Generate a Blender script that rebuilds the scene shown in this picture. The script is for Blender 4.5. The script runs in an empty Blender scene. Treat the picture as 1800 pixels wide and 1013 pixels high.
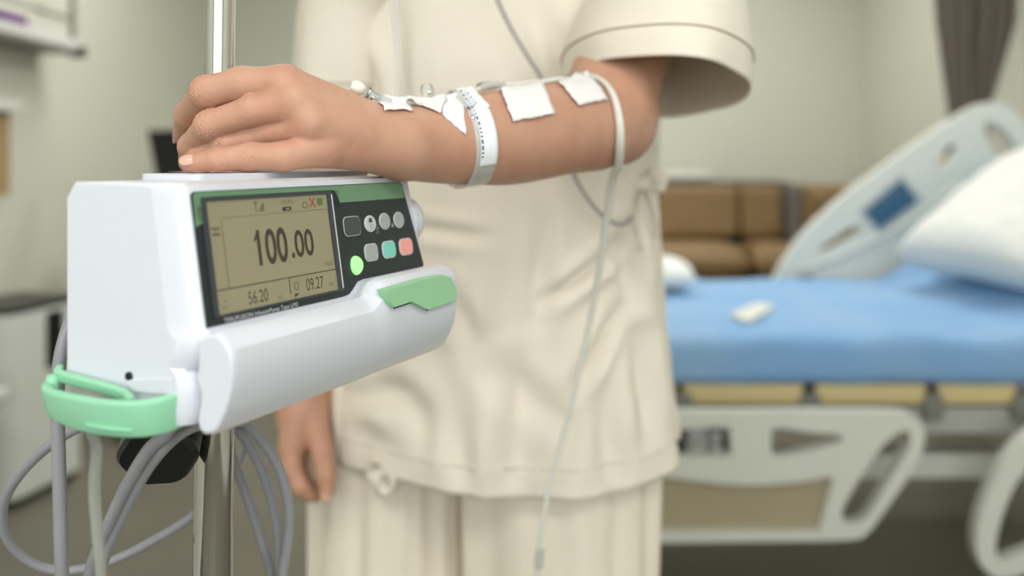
import bpy, bmesh, math, random
import numpy as np
from mathutils import Vector, Matrix, noise
from mathutils.geometry import tessellate_polygon

random.seed(4)
SC = bpy.context.scene
COL = SC.collection
PI = math.pi

# ------------------------------------------------------------------ camera
F, HY, ZC = 1600.0, 275.0, 1.10          # focal length in px, horizon row, eye height
cam_d = bpy.data.cameras.new('camera')
cam_d.sensor_width = 36.0
cam_d.lens = 36.0 * F / 1800.0
cam_d.shift_y = -(506.5 - HY) / 1800.0
cam_d.clip_start = 0.02
cam_d.dof.use_dof = True
cam_d.dof.focus_distance = 0.535
cam_d.dof.aperture_fstop = 3.4
cam_d.dof.aperture_blades = 0
cam = bpy.data.objects.new('camera', cam_d)
cam.location = (0, 0, ZC)
cam.rotation_euler = (PI / 2, 0, 0)
COL.objects.link(cam)
SC.camera = cam

# ------------------------------------------------------------------ world, light, exposure
SC.view_settings.view_transform = 'Standard'
SC.view_settings.look = 'None'
SC.view_settings.gamma = 1.0
SC.view_settings.use_curve_mapping = False
SC.view_settings.exposure = 0.07
world = bpy.data.worlds.new('daylight')
SC.world = world
world.use_nodes = True
wn = world.node_tree.nodes['Background']
wn.inputs[0].default_value = (0.80, 0.90, 1.0, 1)
wn.inputs[1].default_value = 1.0
WIN = (-1.45, 1.75, 0.75, 2.35)            # window opening in the wall behind the camera
YF = -2.3                                   # that wall's inner face


def area(name, loc, rot, sx, sy, power, colour):
    ld = bpy.data.lights.new(name, 'AREA')
    ld.shape = 'RECTANGLE'
    ld.size, ld.size_y = sx, sy
    ld.energy = power
    ld.color = colour
    o = bpy.data.objects.new(name, ld)
    o.location = loc
    o.rotation_euler = rot
    COL.objects.link(o)
    return o


area('window_daylight', (0.5 * (WIN[0] + WIN[1]), YF - 0.10, 0.5 * (WIN[2] + WIN[3])), (PI / 2, 0, 0),
     WIN[1] - WIN[0] - 0.1, WIN[3] - WIN[2] - 0.1, 46, (0.90, 0.95, 1.0))

# ------------------------------------------------------------------ helpers: materials


def lin(c):
    c = c / 255.0
    return c / 12.92 if c <= 0.04045 else ((c + 0.055) / 1.055) ** 2.4


def rgb(r, g, b):
    return (lin(r), lin(g), lin(b), 1.0)


MATS = {}


def mat(name, col, rough=0.5, metal=0.0, coat=0.0, sss=0.0, trans=0.0, bump=None, vary=None,
        emit=0.0, ior=1.45, alpha=1.0, aniso=None, sheen=0.0):
    if name in MATS:
        return MATS[name]
    m = bpy.data.materials.new(name)
    m.use_nodes = True
    nt = m.node_tree
    b = nt.nodes['Principled BSDF']
    c = rgb(*col)
    b.inputs['Base Color'].default_value = c
    b.inputs['Roughness'].default_value = rough
    b.inputs['Metallic'].default_value = metal
    b.inputs['IOR'].default_value = ior
    b.inputs['Coat Weight'].default_value = coat
    b.inputs['Coat Roughness'].default_value = 0.08
    b.inputs['Transmission Weight'].default_value = trans
    b.inputs['Alpha'].default_value = alpha
    b.inputs['Sheen Weight'].default_value = sheen
    if sss:
        b.inputs['Subsurface Weight'].default_value = sss
        b.inputs['Subsurface Radius'].default_value = (1.0, 0.35, 0.2)
        b.inputs['Subsurface Scale'].default_value = 0.006
    if emit:
        b.inputs['Emission Color'].default_value = c
        b.inputs['Emission Strength'].default_value = emit
    if vary or bump:
        tc = nt.nodes.new('ShaderNodeTexCoord')
    if vary:                                 # (scale, amount, second colour)
        n = nt.nodes.new('ShaderNodeTexNoise')
        n.inputs['Scale'].default_value = vary[0]
        n.inputs['Detail'].default_value = 4
        mx = nt.nodes.new('ShaderNodeMix')
        mx.data_type = 'RGBA'
        mx.inputs[6].default_value = c
        mx.inputs[7].default_value = rgb(*vary[2])
        rm = nt.nodes.new('ShaderNodeMapRange')
        rm.inputs[1].default_value = 0.35
        rm.inputs[2].default_value = 0.65
        rm.inputs[4].default_value = vary[1]
        nt.links.new(tc.outputs['Object'], n.inputs['Vector'])
        nt.links.new(n.outputs['Fac'], rm.inputs[0])
        nt.links.new(rm.outputs[0], mx.inputs[0])
        nt.links.new(mx.outputs[2], b.inputs['Base Color'])
    if bump:                                 # list of (scale, strength, distance)
        prev = None
        for sc_, st_, di_ in bump:
            n = nt.nodes.new('ShaderNodeTexNoise')
            n.inputs['Scale'].default_value = sc_
            n.inputs['Detail'].default_value = 3
            bp = nt.nodes.new('ShaderNodeBump')
            bp.inputs['Strength'].default_value = st_
            bp.inputs['Distance'].default_value = di_
            nt.links.new(tc.outputs['Object'], n.inputs['Vector'])
            nt.links.new(n.outputs['Fac'], bp.inputs['Height'])
            if prev:
                nt.links.new(prev.outputs[0], bp.inputs['Normal'])
            prev = bp
        nt.links.new(prev.outputs[0], b.inputs['Normal'])
    MATS[name] = m
    return m


M_wall = mat('wall paint', (213, 214, 199), 0.75, bump=[(60, 0.08, 0.002)], vary=(0.8, 0.25, (208, 209, 193)))
M_ceil = mat('ceiling paint', (235, 234, 226), 0.8)
M_floor = mat('grey vinyl floor', (112, 108, 94), 0.38, vary=(2.5, 0.6, (100, 97, 86)))
M_white_plastic = mat('white glossy plastic', (216, 218, 226), 0.28, coat=0.25)
M_white_plastic2 = mat('white satin plastic', (214, 216, 223), 0.35, coat=0.1)
M_green = mat('mint green plastic', (146, 206, 168), 0.38)
M_green2 = mat('green latch plastic', (160, 210, 164), 0.38)
M_band = mat('green panel print', (104, 141, 107), 0.4, coat=0.1)
M_black = mat('black panel print', (36, 41, 43), 0.42, coat=0.1)
M_blackpl = mat('black plastic', (20, 20, 21), 0.35)
M_bezel = mat('dark grey bezel', (58, 62, 66), 0.3)
M_lcd = mat('khaki display glass', (150, 142, 114), 0.22, coat=0.3)
M_lcd_ink = mat('dark display ink', (66, 58, 47), 0.5)
M_lcd_ink2 = mat('faint display ink', (108, 99, 76), 0.5)
M_lcd_green = mat('green display ink', (98, 112, 60), 0.5)
M_lcd_red = mat('red display ink', (150, 84, 62), 0.5)
M_print = mat('white print', (205, 208, 208), 0.5)
M_print2 = mat('grey print', (140, 144, 146), 0.5)
M_btn_grey = mat('grey button', (166, 169, 167), 0.45)
M_btn_rim = mat('pale button rim', (196, 199, 198), 0.45)
M_btn_dark = mat('dark button', (70, 74, 76), 0.45)
M_btn_teal = mat('teal button', (128, 204, 188), 0.45)
M_btn_red = mat('coral button', (238, 162, 150), 0.45)
M_led = mat('lit green lamp', (150, 255, 140), 0.4, emit=0.75)
M_steel = mat('polished steel', (200, 198, 194), 0.09, metal=1.0)
M_steel2 = mat('dull steel', (170, 170, 168), 0.35, metal=0.9)
M_clear = mat('clear plastic', (238, 240, 236), 0.12, trans=0.75, ior=1.25)
M_tube = mat('milky clear tube', (240, 237, 226), 0.18, trans=0.25, ior=1.3)
M_tube2 = mat('frosted infusion tube', (206, 207, 198), 0.15, trans=0.65, ior=1.25)
M_cord = mat('grey cable', (146, 145, 148), 0.38)
M_greytube = mat('grey thin tube', (158, 152, 144), 0.4)
M_skin = mat('skin', (194, 149, 124), 0.48, sss=0.10, vary=(38, 0.55, (184, 131, 107)),
             bump=[(900, 0.45, 0.0006), (260, 0.3, 0.0010)])
M_nail = mat('fingernail', (212, 168, 148), 0.3, coat=0.3)
M_hair = mat('dark hair', (32, 26, 22), 0.5)
M_shirt = mat('cream cotton', (238, 229, 213), 0.85, bump=[(260, 0.25, 0.001), (14, 0.3, 0.012)], sheen=0.1)
for m_ in (M_shirt,):                        # thin cotton lets some light through
    nt_ = m_.node_tree
    tr_ = nt_.nodes.new('ShaderNodeBsdfTranslucent')
    tr_.inputs[0].default_value = rgb(236, 222, 186)
    mx_ = nt_.nodes.new('ShaderNodeMixShader')
    mx_.inputs[0].default_value = 0.12
    nt_.links.new(nt_.nodes['Principled BSDF'].outputs[0], mx_.inputs[1])
    nt_.links.new(tr_.outputs[0], mx_.inputs[2])
    nt_.links.new(mx_.outputs[0], nt_.nodes['Material Output'].inputs[0])
M_stitch = mat('cream stitched seam', (176, 162, 138), 0.9)
M_pants = mat('cream cotton trousers', (228, 218, 200), 0.85, bump=[(240, 0.25, 0.001), (11, 0.3, 0.012)], sheen=0.1)
M_tape = mat('white fabric tape', (236, 234, 232), 0.8, bump=[(700, 0.5, 0.0008), (120, 0.4, 0.0016)], alpha=0.97)
M_band_w = mat('white label strip', (240, 242, 246), 0.4)
M_ink = mat('black label print', (80, 82, 88), 0.6)
M_sheet = mat('blue bed sheet', (124, 166, 210), 0.8, bump=[(7, 0.7, 0.02)], vary=(5, 0.5, (152, 182, 208)))
M_pillow = mat('white pillow case', (218, 219, 214), 0.85, bump=[(8, 0.5, 0.02)])
M_bedpl = mat('pale grey bed plastic', (214, 215, 204), 0.4)
M_bedtan = mat('tan rail panel', (168, 156, 128), 0.5)
M_slat = mat('tan bed platform', (206, 186, 136), 0.6)
M_screen = mat('blue control screen', (62, 98, 122), 0.25)
M_bedmetal = mat('grey painted metal', (176, 175, 170), 0.4, metal=0.2)
M_sofa = mat('brown leather', (146, 120, 82), 0.5, bump=[(20, 0.3, 0.006)], vary=(6, 0.4, (128, 104, 72)))
M_sofadark = mat('dark sofa frame', (62, 56, 48), 0.5)
M_curtain = mat('taupe curtain', (122, 112, 102), 0.9, bump=[(200, 0.3, 0.002)])
M_wood = mat('light wood', (172, 148, 104), 0.5, vary=(9, 0.6, (152, 128, 88)))
M_purple = mat('purple carton', (110, 50, 130), 0.5)
M_paper = mat('white carton', (218, 218, 212), 0.6)
M_rack = mat('grey painted rack', (128, 128, 120), 0.45, metal=0.3)
M_appl = mat('white appliance shell', (214, 217, 208), 0.45)
M_lamp = mat('ceiling lamp diffuser', (253, 251, 247), 0.5, emit=10.5)
M_glass = mat('window glass', (240, 246, 248), 0.02, trans=1.0, ior=1.02)
M_frame = mat('white window frame', (235, 236, 232), 0.4)

# ------------------------------------------------------------------ helpers: objects


def U(px, py, d):
    """pixel + distance -> world point"""
    return Vector(((px - 900.0) / F * d, d, ZC - (py - HY) / F * d))


def tag(o, label, cat, group=None):
    o['label'] = label
    o['category'] = cat
    if group:
        o['group'] = group
    return o


def struct(o):
    o['kind'] = 'structure'
    return o


def thing(name, label, cat, loc=(0, 0, 0), group=None):
    o = bpy.data.objects.new(name, None)
    o.empty_display_size = 0.02
    o.location = loc
    COL.objects.link(o)
    return tag(o, label, cat, group)


def link(name, me, m, parent=None, smooth=True, sharp=35, bevel=0.0, segs=3):
    o = bpy.data.objects.new(name, me)
    if m and not me.materials:
        me.materials.append(m)
    COL.objects.link(o)
    if smooth:
        me.polygons.foreach_set('use_smooth', [True] * len(me.polygons))
        if sharp and not bevel:
            me.set_sharp_from_angle(angle=math.radians(sharp))
        for p_ in me.polygons:
            if p_.loop_total > 8:
                p_.use_smooth = False
    if bevel:
        b = o.modifiers.new('bevel', 'BEVEL')
        b.width = bevel
        b.segments = segs
        b.limit_method = 'ANGLE'
        b.angle_limit = math.radians(32)
        b.harden_normals = True
    setparent(o, parent)
    return o


def world_loc(o):
    v = Vector(o.location)
    while o.parent:
        o = o.parent
        v += Vector(o.location)
    return v


def setparent(o, parent):
    if parent is not None:
        inv = Matrix.Translation(-(parent.matrix_basis.translation))
        if parent.parent:                    # parent's own world offset is cancelled already
            inv = Matrix.Identity(4)
        o.parent = parent
        o.matrix_parent_inverse = inv
    return o


def pydata(name, vs, fs, m, parent=None, **k):
    me = bpy.data.meshes.new(name)
    me.from_pydata([tuple(v) for v in vs], [], fs)
    bm = bmesh.new()
    bm.from_mesh(me)
    bmesh.ops.recalc_face_normals(bm, faces=bm.faces)
    bm.to_mesh(me)
    bm.free()
    return link(name, me, m, parent, **k)


def box(name, lo, hi, m, parent=None, bevel=0.0, rz=0.0, **k):
    c = [(a + b) / 2 for a, b in zip(lo, hi)]
    vs = []
    for x in (lo[0], hi[0]):
        for y in (lo[1], hi[1]):
            for z in (lo[2], hi[2]):
                if rz:
                    dx, dy = x - c[0], y - c[1]
                    vs.append((c[0] + dx * math.cos(rz) - dy * math.sin(rz), c[1] + dx * math.sin(rz) + dy * math.cos(rz), z))
                else:
                    vs.append((x, y, z))
    fs = [(0, 1, 3, 2), (4, 6, 7, 5), (0, 4, 5, 1), (2, 3, 7, 6), (0, 2, 6, 4), (1, 5, 7, 3)]
    return pydata(name, vs, fs, m, parent, bevel=bevel, smooth=bool(bevel), **k)


def plate(name, loops, fn, t, m, parent=None, bevel=0.0, **k):
    """flat plate with holes: loops of 2D points, fn(a,b,c) maps plate coords (c: 0 back .. t front) to world"""
    tris = tessellate_polygon([[Vector((p[0], p[1], 0)) for p in l] for l in loops])
    flat = [p for l in loops for p in l]
    n = len(flat)
    vs = [fn(p[0], p[1], 0) for p in flat] + [fn(p[0], p[1], t) for p in flat]
    fs = [tuple(x) for x in tris] + [tuple(i + n for i in reversed(x)) for x in tris]
    o = 0
    for l in loops:
        L = len(l)
        for i in range(L):
            j = (i + 1) % L
            fs.append((o + i, o + j, o + j + n, o + i + n))
        o += L
    return pydata(name, vs, fs, m, parent, bevel=bevel, **k)


def loft(name, rings, m, parent=None, caps=True, closed=True, **k):
    n = len(rings[0])
    vs = [p for r in rings for p in r]
    fs = []
    for i in range(len(rings) - 1):
        for j in range(n if closed else n - 1):
            a, b = i * n + j, i * n + (j + 1) % n
            fs.append((a, b, b + n, a + n))
    if caps:
        fs.append(tuple(range(n)))
        fs.append(tuple(reversed(range((len(rings) - 1) * n, len(rings) * n))))
    return pydata(name, vs, fs, m, parent, **k)


def spline(pts, per=8):
    """Catmull-Rom through points (any dimension)"""
    P = [np.array(p, float) for p in pts]
    P = [2 * P[0] - P[1]] + P + [2 * P[-1] - P[-2]]
    out = []
    for i in range(1, len(P) - 2):
        for s in range(per):
            t = s / per
            out.append(0.5 * (2 * P[i] + (P[i + 1] - P[i - 1]) * t + (2 * P[i - 1] - 5 * P[i] + 4 * P[i + 1] - P[i + 2]) * t * t
                              + (3 * P[i] - P[i - 1] - 3 * P[i + 1] + P[i + 2]) * t ** 3))
    out.append(P[-2])
    return out


def sweep_rings(path, prof):
    """rings along path; prof(i, n) -> list of (a, b) offsets on the two frame axes"""
    P = [Vector(p[:3]) for p in path]
    n = len(P)
    T = []
    for i in range(n):
        t = P[min(i + 1, n - 1)] - P[max(i - 1, 0)]
        T.append(t.normalized() if t.length > 1e-9 else Vector((0, 0, 1)))
    ref = Vector((0, 0, 1)) if abs(T[0].z) < 0.9 else Vector((1, 0, 0))
    A = (ref - T[0] * ref.dot(T[0])).normalized()
    rings = []
    for i in range(n):
        A = (A - T[i] * A.dot(T[i])).normalized()
        B = T[i].cross(A)
        rings.append([P[i] + A * a + B * b for a, b in prof(i, n)])
    return rings


def tube(name, pts, r, m, parent=None, per=8, seg=14, rs=None, straight=False):
    path = [np.array(p, float) for p in pts] if straight else spline(pts, per)
    if rs is not None:
        rad = [float(x[0]) for x in spline([(q,) for q in rs], per)]
    else:
        rad = [r] * len(path)

    def prof(i, n):
        return [(rad[i] * math.cos(2 * PI * s / seg), rad[i] * math.sin(2 * PI * s / seg)) for s in range(seg)]
    return loft(name, sweep_rings(path, prof), m, parent, sharp=50)


def lathe(name, prof, c, axis, m, parent=None, seg=32, **k):
    """prof: (radius, along) list"""
    ax = Vector(axis).normalized()
    ref = Vector((0, 0, 1)) if abs(ax.z) < 0.9 else Vector((1, 0, 0))
    A = (ref - ax * ref.dot(ax)).normalized()
    B = ax.cross(A)
    rings = [[Vector(c) + ax * h + (A * math.cos(2 * PI * s / seg) + B * math.sin(2 * PI * s / seg)) * max(r, 1e-5) for s in range(seg)]
             for r, h in prof]
    return loft(name, rings, m, parent, **k)


def rrect(cx, cy, w, h, r, n=5):
    out = []
    for (sx, sy, a0) in ((1, 1, 0), (-1, 1, 90), (-1, -1, 180), (1, -1, 270)):
        for i in range(n + 1):
            a = math.radians(a0 + 90 * i / n)
            out.append((cx + sx * (w / 2 - r) + r * math.cos(a), cy + sy * (h / 2 - r) + r * math.sin(a)))
    return out


def ellipse(cx, cy, a, b, n=24):
    return [(cx + a * math.cos(2 * PI * i / n), cy + b * math.sin(2 * PI * i / n)) for i in range(n)]


def text(name, s, fn, x, y, h, m, parent=None, sx=1.0, align='LEFT', lift=0.0, bold=0.0):
    cu = bpy.data.curves.new(name, 'FONT')
    cu.body = s
    cu.size = 1.0
    cu.align_x = align
    cu.offset = bold
    ob = bpy.data.objects.new('tmp', cu)
    COL.objects.link(ob)
    bpy.context.view_layer.update()
    me = bpy.data.meshes.new_from_object(ob.evaluated_get(bpy.context.evaluated_depsgraph_get()))
    bpy.data.objects.remove(ob)
    k = h / 0.70                              # cap height of the built-in font is about 0.7 of its size
    for v in me.vertices:
        v.co = fn(x + v.co.x * k * sx, y + v.co.y * k, lift)
    me.name = name
    me.materials.clear()
    return link(name, me, m, parent, smooth=False)


# ------------------------------------------------------------------ helpers: distance fields -> one continuous skin mesh


def seg_d(x, y, z, a, b, ra, rb):
    ax, ay, az = a
    dx, dy, dz = b[0] - ax, b[1] - ay, b[2] - az
    L = dx * dx + dy * dy + dz * dz + 1e-12
    t = np.clip(((x - ax) * dx + (y - ay) * dy + (z - az) * dz) / L, 0, 1)
    return np.sqrt((x - ax - t * dx) ** 2 + (y - ay - t * dy) ** 2 + (z - az - t * dz) ** 2) - (ra + t * (rb - ra))


def ell_d(x, y, z, c, r):
    a, b, e = (x - c[0]), (y - c[1]), (z - c[2])
    k0 = np.sqrt((a / r[0]) ** 2 + (b / r[1]) ** 2 + (e / r[2]) ** 2)
    k1 = np.sqrt((a / r[0] ** 2) ** 2 + (b / r[1] ** 2) ** 2 + (e / r[2] ** 2) ** 2) + 1e-9
    return k0 * (k0 - 1) / k1


def smin(a, b, k):
    h = np.clip(0.5 + 0.5 * (b - a) / k, 0, 1)
    return b * (1 - h) + a * h - k * h * (1 - h)


def surface_nets(f, X, Y, Z):
    s = f < 0
    nx, ny, nz = f.shape
    c = s[:-1, :-1, :-1].astype(np.int8)
    for i in (0, 1):
        for j in (0, 1):
            for k in (0, 1):
                if i + j + k:
                    c += s[i:nx - 1 + i, j:ny - 1 + j, k:nz - 1 + k]
    ii, jj, kk = np.nonzero((c > 0) & (c < 8))
    ids = (ii.astype(np.int64) * ny + jj) * nz + kk
    acc = np.zeros((len(ii), 3))
    cnt = np.zeros(len(ii))
    cor = [(i, j, k) for i in (0, 1) for j in (0, 1) for k in (0, 1)]
    for a in cor:
        for b in cor:
            if a < b and sum(abs(p - q) for p, q in zip(a, b)) == 1:
                fa = f[ii + a[0], jj + a[1], kk + a[2]].astype(float)
                fb = f[ii + b[0], jj + b[1], kk + b[2]].astype(float)
                m_ = (fa < 0) != (fb < 0)
                t = np.where(m_, fa / np.where(m_, fa - fb, 1), 0)
                pa = np.stack([X[ii + a[0]], Y[jj + a[1]], Z[kk + a[2]]], 1)
                pb = np.stack([X[ii + b[0]], Y[jj + b[1]], Z[kk + b[2]]], 1)
                acc += np.where(m_[:, None], pa + (pb - pa) * t[:, None], 0)
                cnt += m_
    V = acc / cnt[:, None]
    quads = []
    for ax in range(3):
        sl0 = [slice(None)] * 3
        sl1 = [slice(None)] * 3
        sl0[ax] = slice(0, -1)
        sl1[ax] = slice(1, None)
        e = s[tuple(sl0)] != s[tuple(sl1)]
        i, j, k = np.nonzero(e)
        inside = s[i, j, k]
        o1, o2 = [(1, 2), (2, 0), (0, 1)][ax]
        idx = np.stack([i, j, k], 1)
        ok = (idx[:, o1] > 0) & (idx[:, o2] > 0)
        idx = idx[ok]
        inside = inside[ok]
        q = []
        for d1, d2 in ((0, 0), (1, 0), (1, 1), (0, 1)):
            t = idx.copy()
            t[:, o1] -= d1
            t[:, o2] -= d2
            q.append(np.searchsorted(ids, (t[:, 0].astype(np.int64) * ny + t[:, 1]) * nz + t[:, 2]))
        q = np.stack(q, 1)
        q[~inside] = q[~inside][:, ::-1]
        quads.append(q)
    return V, np.concatenate(quads)


def axis(parts):
    out = [parts[0][0]]
    for a, b, h in parts:
        n = max(1, int(round((b - a) / h)))
        out += list(np.linspace(a, b, n + 1)[1:])
    return np.array(out)


# ================================================================== THE ROOM
XL, XR, YB, ZT = -1.88, 2.27, 5.9, 2.7
struct(box('floor', (XL - 0.1, YF - 0.1, -0.1), (XR + 0.1, YB + 0.1, 0), M_floor))
struct(box('ceiling', (XL - 0.1, YF - 0.1, ZT), (XR + 0.1, YB + 0.1, ZT + 0.1), M_ceil))
struct(box('wall_left', (XL - 0.1, YF - 0.1, 0), (XL, YB + 0.1, ZT), M_wall))
struct(box('wall_right', (XR, YF - 0.1, 0), (XR + 0.1, YB + 0.1, ZT), M_wall))
struct(box('wall_back', (XL, YB, 0), (XR, YB + 0.1, ZT), M_wall))
struct(plate('wall_front', [[(XL, 0), (XR, 0), (XR, ZT), (XL, ZT)],
                            [(WIN[0], WIN[2]), (WIN[0], WIN[3]), (WIN[1], WIN[3]), (WIN[1], WIN[2])]],
             lambda a, b, c: (a, YF - c, b), 0.15, M_wall, smooth=False))
for nm, lo, hi in (('baseboard_left', (XL, YF, 0), (XL + 0.012, YB, 0.09)), ('baseboard_back', (XL + 0.012, YB - 0.012, 0), (XR - 0.012, YB, 0.09)),
                   ('baseboard_right', (XR - 0.012, YF, 0), (XR, YB, 0.09))):
    struct(box(nm, lo, hi, M_frame))
w1 = struct(plate('window_1', [[(WIN[0], WIN[2]), (WIN[1], WIN[2]), (WIN[1], WIN[3]), (WIN[0], WIN[3])]] +
                  [[(WIN[0] + 0.06 + i * 1.07, WIN[2] + 0.06), (WIN[0] + 0.06 + i * 1.07, WIN[3] - 0.06),
                    (WIN[0] + 1.00 + i * 1.07, WIN[3] - 0.06), (WIN[0] + 1.00 + i * 1.07, WIN[2] + 0.06)] for i in range(3)],
                  lambda a, b, c: (a, YF - 0.04 - c, b), 0.04, M_frame, smooth=False))
for lx, ly, wh in ((-0.8, -0.7, 'on the left wall side near the window'), (1.2, -0.7, 'on the right wall side near the window'),
                   (0.9, 2.6, 'right above the bed'), (0.9, 4.7, 'above the sofa'),
                   (-0.9, 3.5, 'added above the monitor trolley to brighten the left wall')):  # last panel is an unseen extra, added to lift the left wall
    l = thing('ceiling_light', 'flat ceiling lamp panel ' + wh, 'lamp', (lx, ly, ZT))
    plate('frame', [rrect(0, 0, 1.26, 0.66, 0.01), [(-0.6, -0.3), (-0.6, 0.3), (0.6, 0.3), (0.6, -0.3)]],
          lambda a, b, c, lx=lx, ly=ly: (lx + a, ly + b, ZT - 0.04 + c), 0.0399, M_frame, l)
    box('diffuser', (lx - 0.6, ly - 0.3, ZT - 0.03), (lx + 0.6, ly + 0.3, ZT - 0.001), M_lamp, l)

# ================================================================== INFUSION PUMP
pU = Vector((0.43242133, 0.90167167, 0.0))
pN = Vector((0.90167167, -0.43242133, 0.0))
pZ = Vector((0, 0, 1))
TAU = 0.156948843
pV = pZ * math.cos(TAU) - pN * math.sin(TAU)
pM = pU.cross(pV)
pO = Vector((-0.14883046, 0.44032752, ZC - 0.02197835))


def L(u, q, z):
    return pO + pU * u + pN * q + pZ * z


def PN(lift=0.0):
    return lambda u, v, w: pO + pU * u + pV * v + pM * (w + lift)


def pix_on(px, py, p0, nrm):
    R = Vector(((px - 900) / F, 1, -(py - HY) / F))
    t = (p0 - Vector((0, 0, ZC))).dot(nrm) / R.dot(nrm)
    return Vector((0, 0, ZC)) + R * t


def pix_uz(px, py, q):
    P = pix_on(px, py, L(0, q, 0), pN) - pO
    return P.dot(pU), P.z


def pix_uv(px, py):
    P = pix_on(px, py, pO, pM) - pO
    return P.dot(pU), P.dot(pV)


pump = thing('infusion_pump', 'white infusion pump with green latch and lit display clamped to the steel pole', 'medical device', L(0.09, -0.03, -0.106))


def cosv(z):
    return -z * math.tan(TAU)


# case: loft of a side profile (q, z) along the width
prof = [(-0.078, -0.088), (-0.078, 0.002), (-0.072, 0.0092), (-0.050, 0.0096), (-0.022, 0.0094), (-0.0055, 0.0090), (-0.0018, 0.0080), (cosv(0.004) - 0.0004, 0.004),
        (cosv(-0.03) - 0.0004, -0.03), (cosv(-0.056) - 0.0004, -0.056), (cosv(-0.0600) - 0.0003, -0.0600), (cosv(-0.0615) + 0.001, -0.0620), (0.0120, -0.066), (0.0085, -0.0745), (0.0048, -0.0785),
        (0.0030, -0.0800), (0.0052, -0.0822), (0.0068, -0.087), (0.0066, -0.0985), (0.0035, -0.1050), (-0.006, -0.1062), (-0.018, -0.1055), (-0.030, -0.0995), (-0.060, -0.0940)]


def case_ring(u, cut, shrink=0.0, slant=0.0):
    r = []
    for q, z in prof:
        front = min(1, max(0, (q + 0.024) / 0.022))
        if z < -0.0625:
            front *= 0.8 if z > -0.0795 else 0.45
        qq = q - cut * front
        cz = -0.048
        zz = z + (cz - z) * shrink * 0.5
        qq = qq + (-0.035 - qq) * shrink * 0.5
        uu = u + slant * min(1.0, max(0.0, (0.009 - z) / 0.07)) * 0.008
        r.append(L(uu, qq, zz))
    return r


loft('case', [case_ring(-0.0152, 0.0165, 0.06), case_ring(-0.0146, 0.0150, 0.02), case_ring(-0.0140, 0.0130), case_ring(-0.0118, 0.0062), case_ring(-0.0092, 0.0016),
              case_ring(-0.0070, 0.0), case_ring(0.02, 0), case_ring(0.10, 0), case_ring(0.1845, 0, 0, 1), case_ring(0.1870, 0.0012, 0.01, 1),
              case_ring(0.1888, 0.0036, 0.05, 1)], M_white_plastic, pump, sharp=38)
# side rib between end face and front (the raised vertical moulding)
plate('side_label', [rrect(-0.052, -0.030, 0.034, 0.036, 0.003)], lambda a, b, c: L(-0.0149 - c, a, b), 0.0004, M_white_plastic, pump)
lathe('screw_hole', [(0.0, 0.0004), (0.0022, 0.0004), (0.0022, -0.0006), (0.0, -0.0006)], L(-0.0156, -0.0330, -0.0845), pU, M_blackpl, pump, seg=12)
plate('top_plate', [rrect(0.108, -0.054, 0.160, 0.044, 0.006)], lambda a, b, c: L(a, b, 0.0085 + c), 0.0040, M_white_plastic2, pump, bevel=0.0012)


def film_z(a, b):
    return 0.0128 + 0.0007 * noise.noise(Vector((a * 130, b * 150, 2))) + 0.0006


fv, ff = [], []
nu, nq = 46, 16
for i in range(nu):
    for j in range(nq):
        a = 0.046 + 0.095 * i / (nu - 1)
        b = -0.073 + 0.034 * j / (nq - 1)
        fv.append(L(a, b, film_z(a, b)))
for i in range(nu - 1):
    for j in range(nq - 1):
        ff.append((i * nq + j, i * nq + j + 1, (i + 1) * nq + j + 1, (i + 1) * nq + j))
M_film = mat('clear wrinkled film', (238, 226, 222), 0.12, coat=0.4, alpha=0.6)
pydata('clear_film', fv, ff, M_film, pump)
# front panel (black) with notch where the door step rises
bl, tl_ = (-0.0080, -0.0598), (-0.0083, 0.0036)
panel_out = [bl, (0.100, -0.0598), (0.1055, -0.0590), (0.1105, -0.0560), (0.1145, -0.0530), (0.121, -0.0522), (0.1895, -0.0522), (0.1905, -0.0505),
             (0.1770, 0.0035), (0.1745, 0.0052), (-0.0060, 0.0052), (-0.0078, 0.0042), tl_]
fp = plate('front_panel', [panel_out], PN(-0.0006), 0.0010, M_black, pump, bevel=0.0003)
# green print band on the panel: strip on top, wide block on the right, short ear on the left
band = [(-0.0078, -0.0120), (-0.0030, -0.0100), (-0.0030, 0.0022), (0.1000, 0.0022), (0.1030, 0.0018), (0.1070, -0.0055), (0.1773, -0.0055), (0.1762, 0.0020),
        (0.1735, 0.0047), (-0.0055, 0.0047), (-0.0074, 0.0036)]
bnd = plate('green_band', [band], PN(0.00045), 0.0003, M_band, fp)
for (cx, cy, nx_, ny_) in ((0.1035, -0.0020, 4, 11), (-0.0050, -0.0060, 3, 8)):
    vs, fs = [], []
    for i in range(nx_):
        for j in range(ny_):
            c = (cx + i * 0.0010 + (j % 2) * 0.0005 - 0.001, cy + 0.0035 - j * 0.0009)
            if c[1] > 0.0020:
                continue
            o0 = len(vs)
            vs += [PN(0.00082)(*p, 0) for p in ellipse(c[0], c[1], 0.00034, 0.00034, 6)]
            fs.append(tuple(range(o0, o0 + 6)))
    dots = pydata('printed_dots', vs, fs, M_black if cx > 0 else M_black, fp, smooth=False)
    dots['kind'] = 'stuff'
# display
bez = plate('display_bezel', [rrect(0.0482, -0.0272, 0.1030, 0.0580, 0.0015), list(reversed(rrect(0.0472, -0.0275, 0.0952, 0.0552, 0.0008)))], PN(0.0003), 0.0013, M_bezel, pump, bevel=0.0004)
plate('bezel_edge', [rrect(0.0982, -0.0275, 0.0008, 0.0545, 0.0003)], PN(0.0015), 0.0004, M_print, bez)
disp = plate('display', [rrect(0.0472, -0.0275, 0.0953, 0.0553, 0.0008)], PN(0.0002), 0.0004, M_lcd, pump)
I0 = PN(0.00065)


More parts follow.
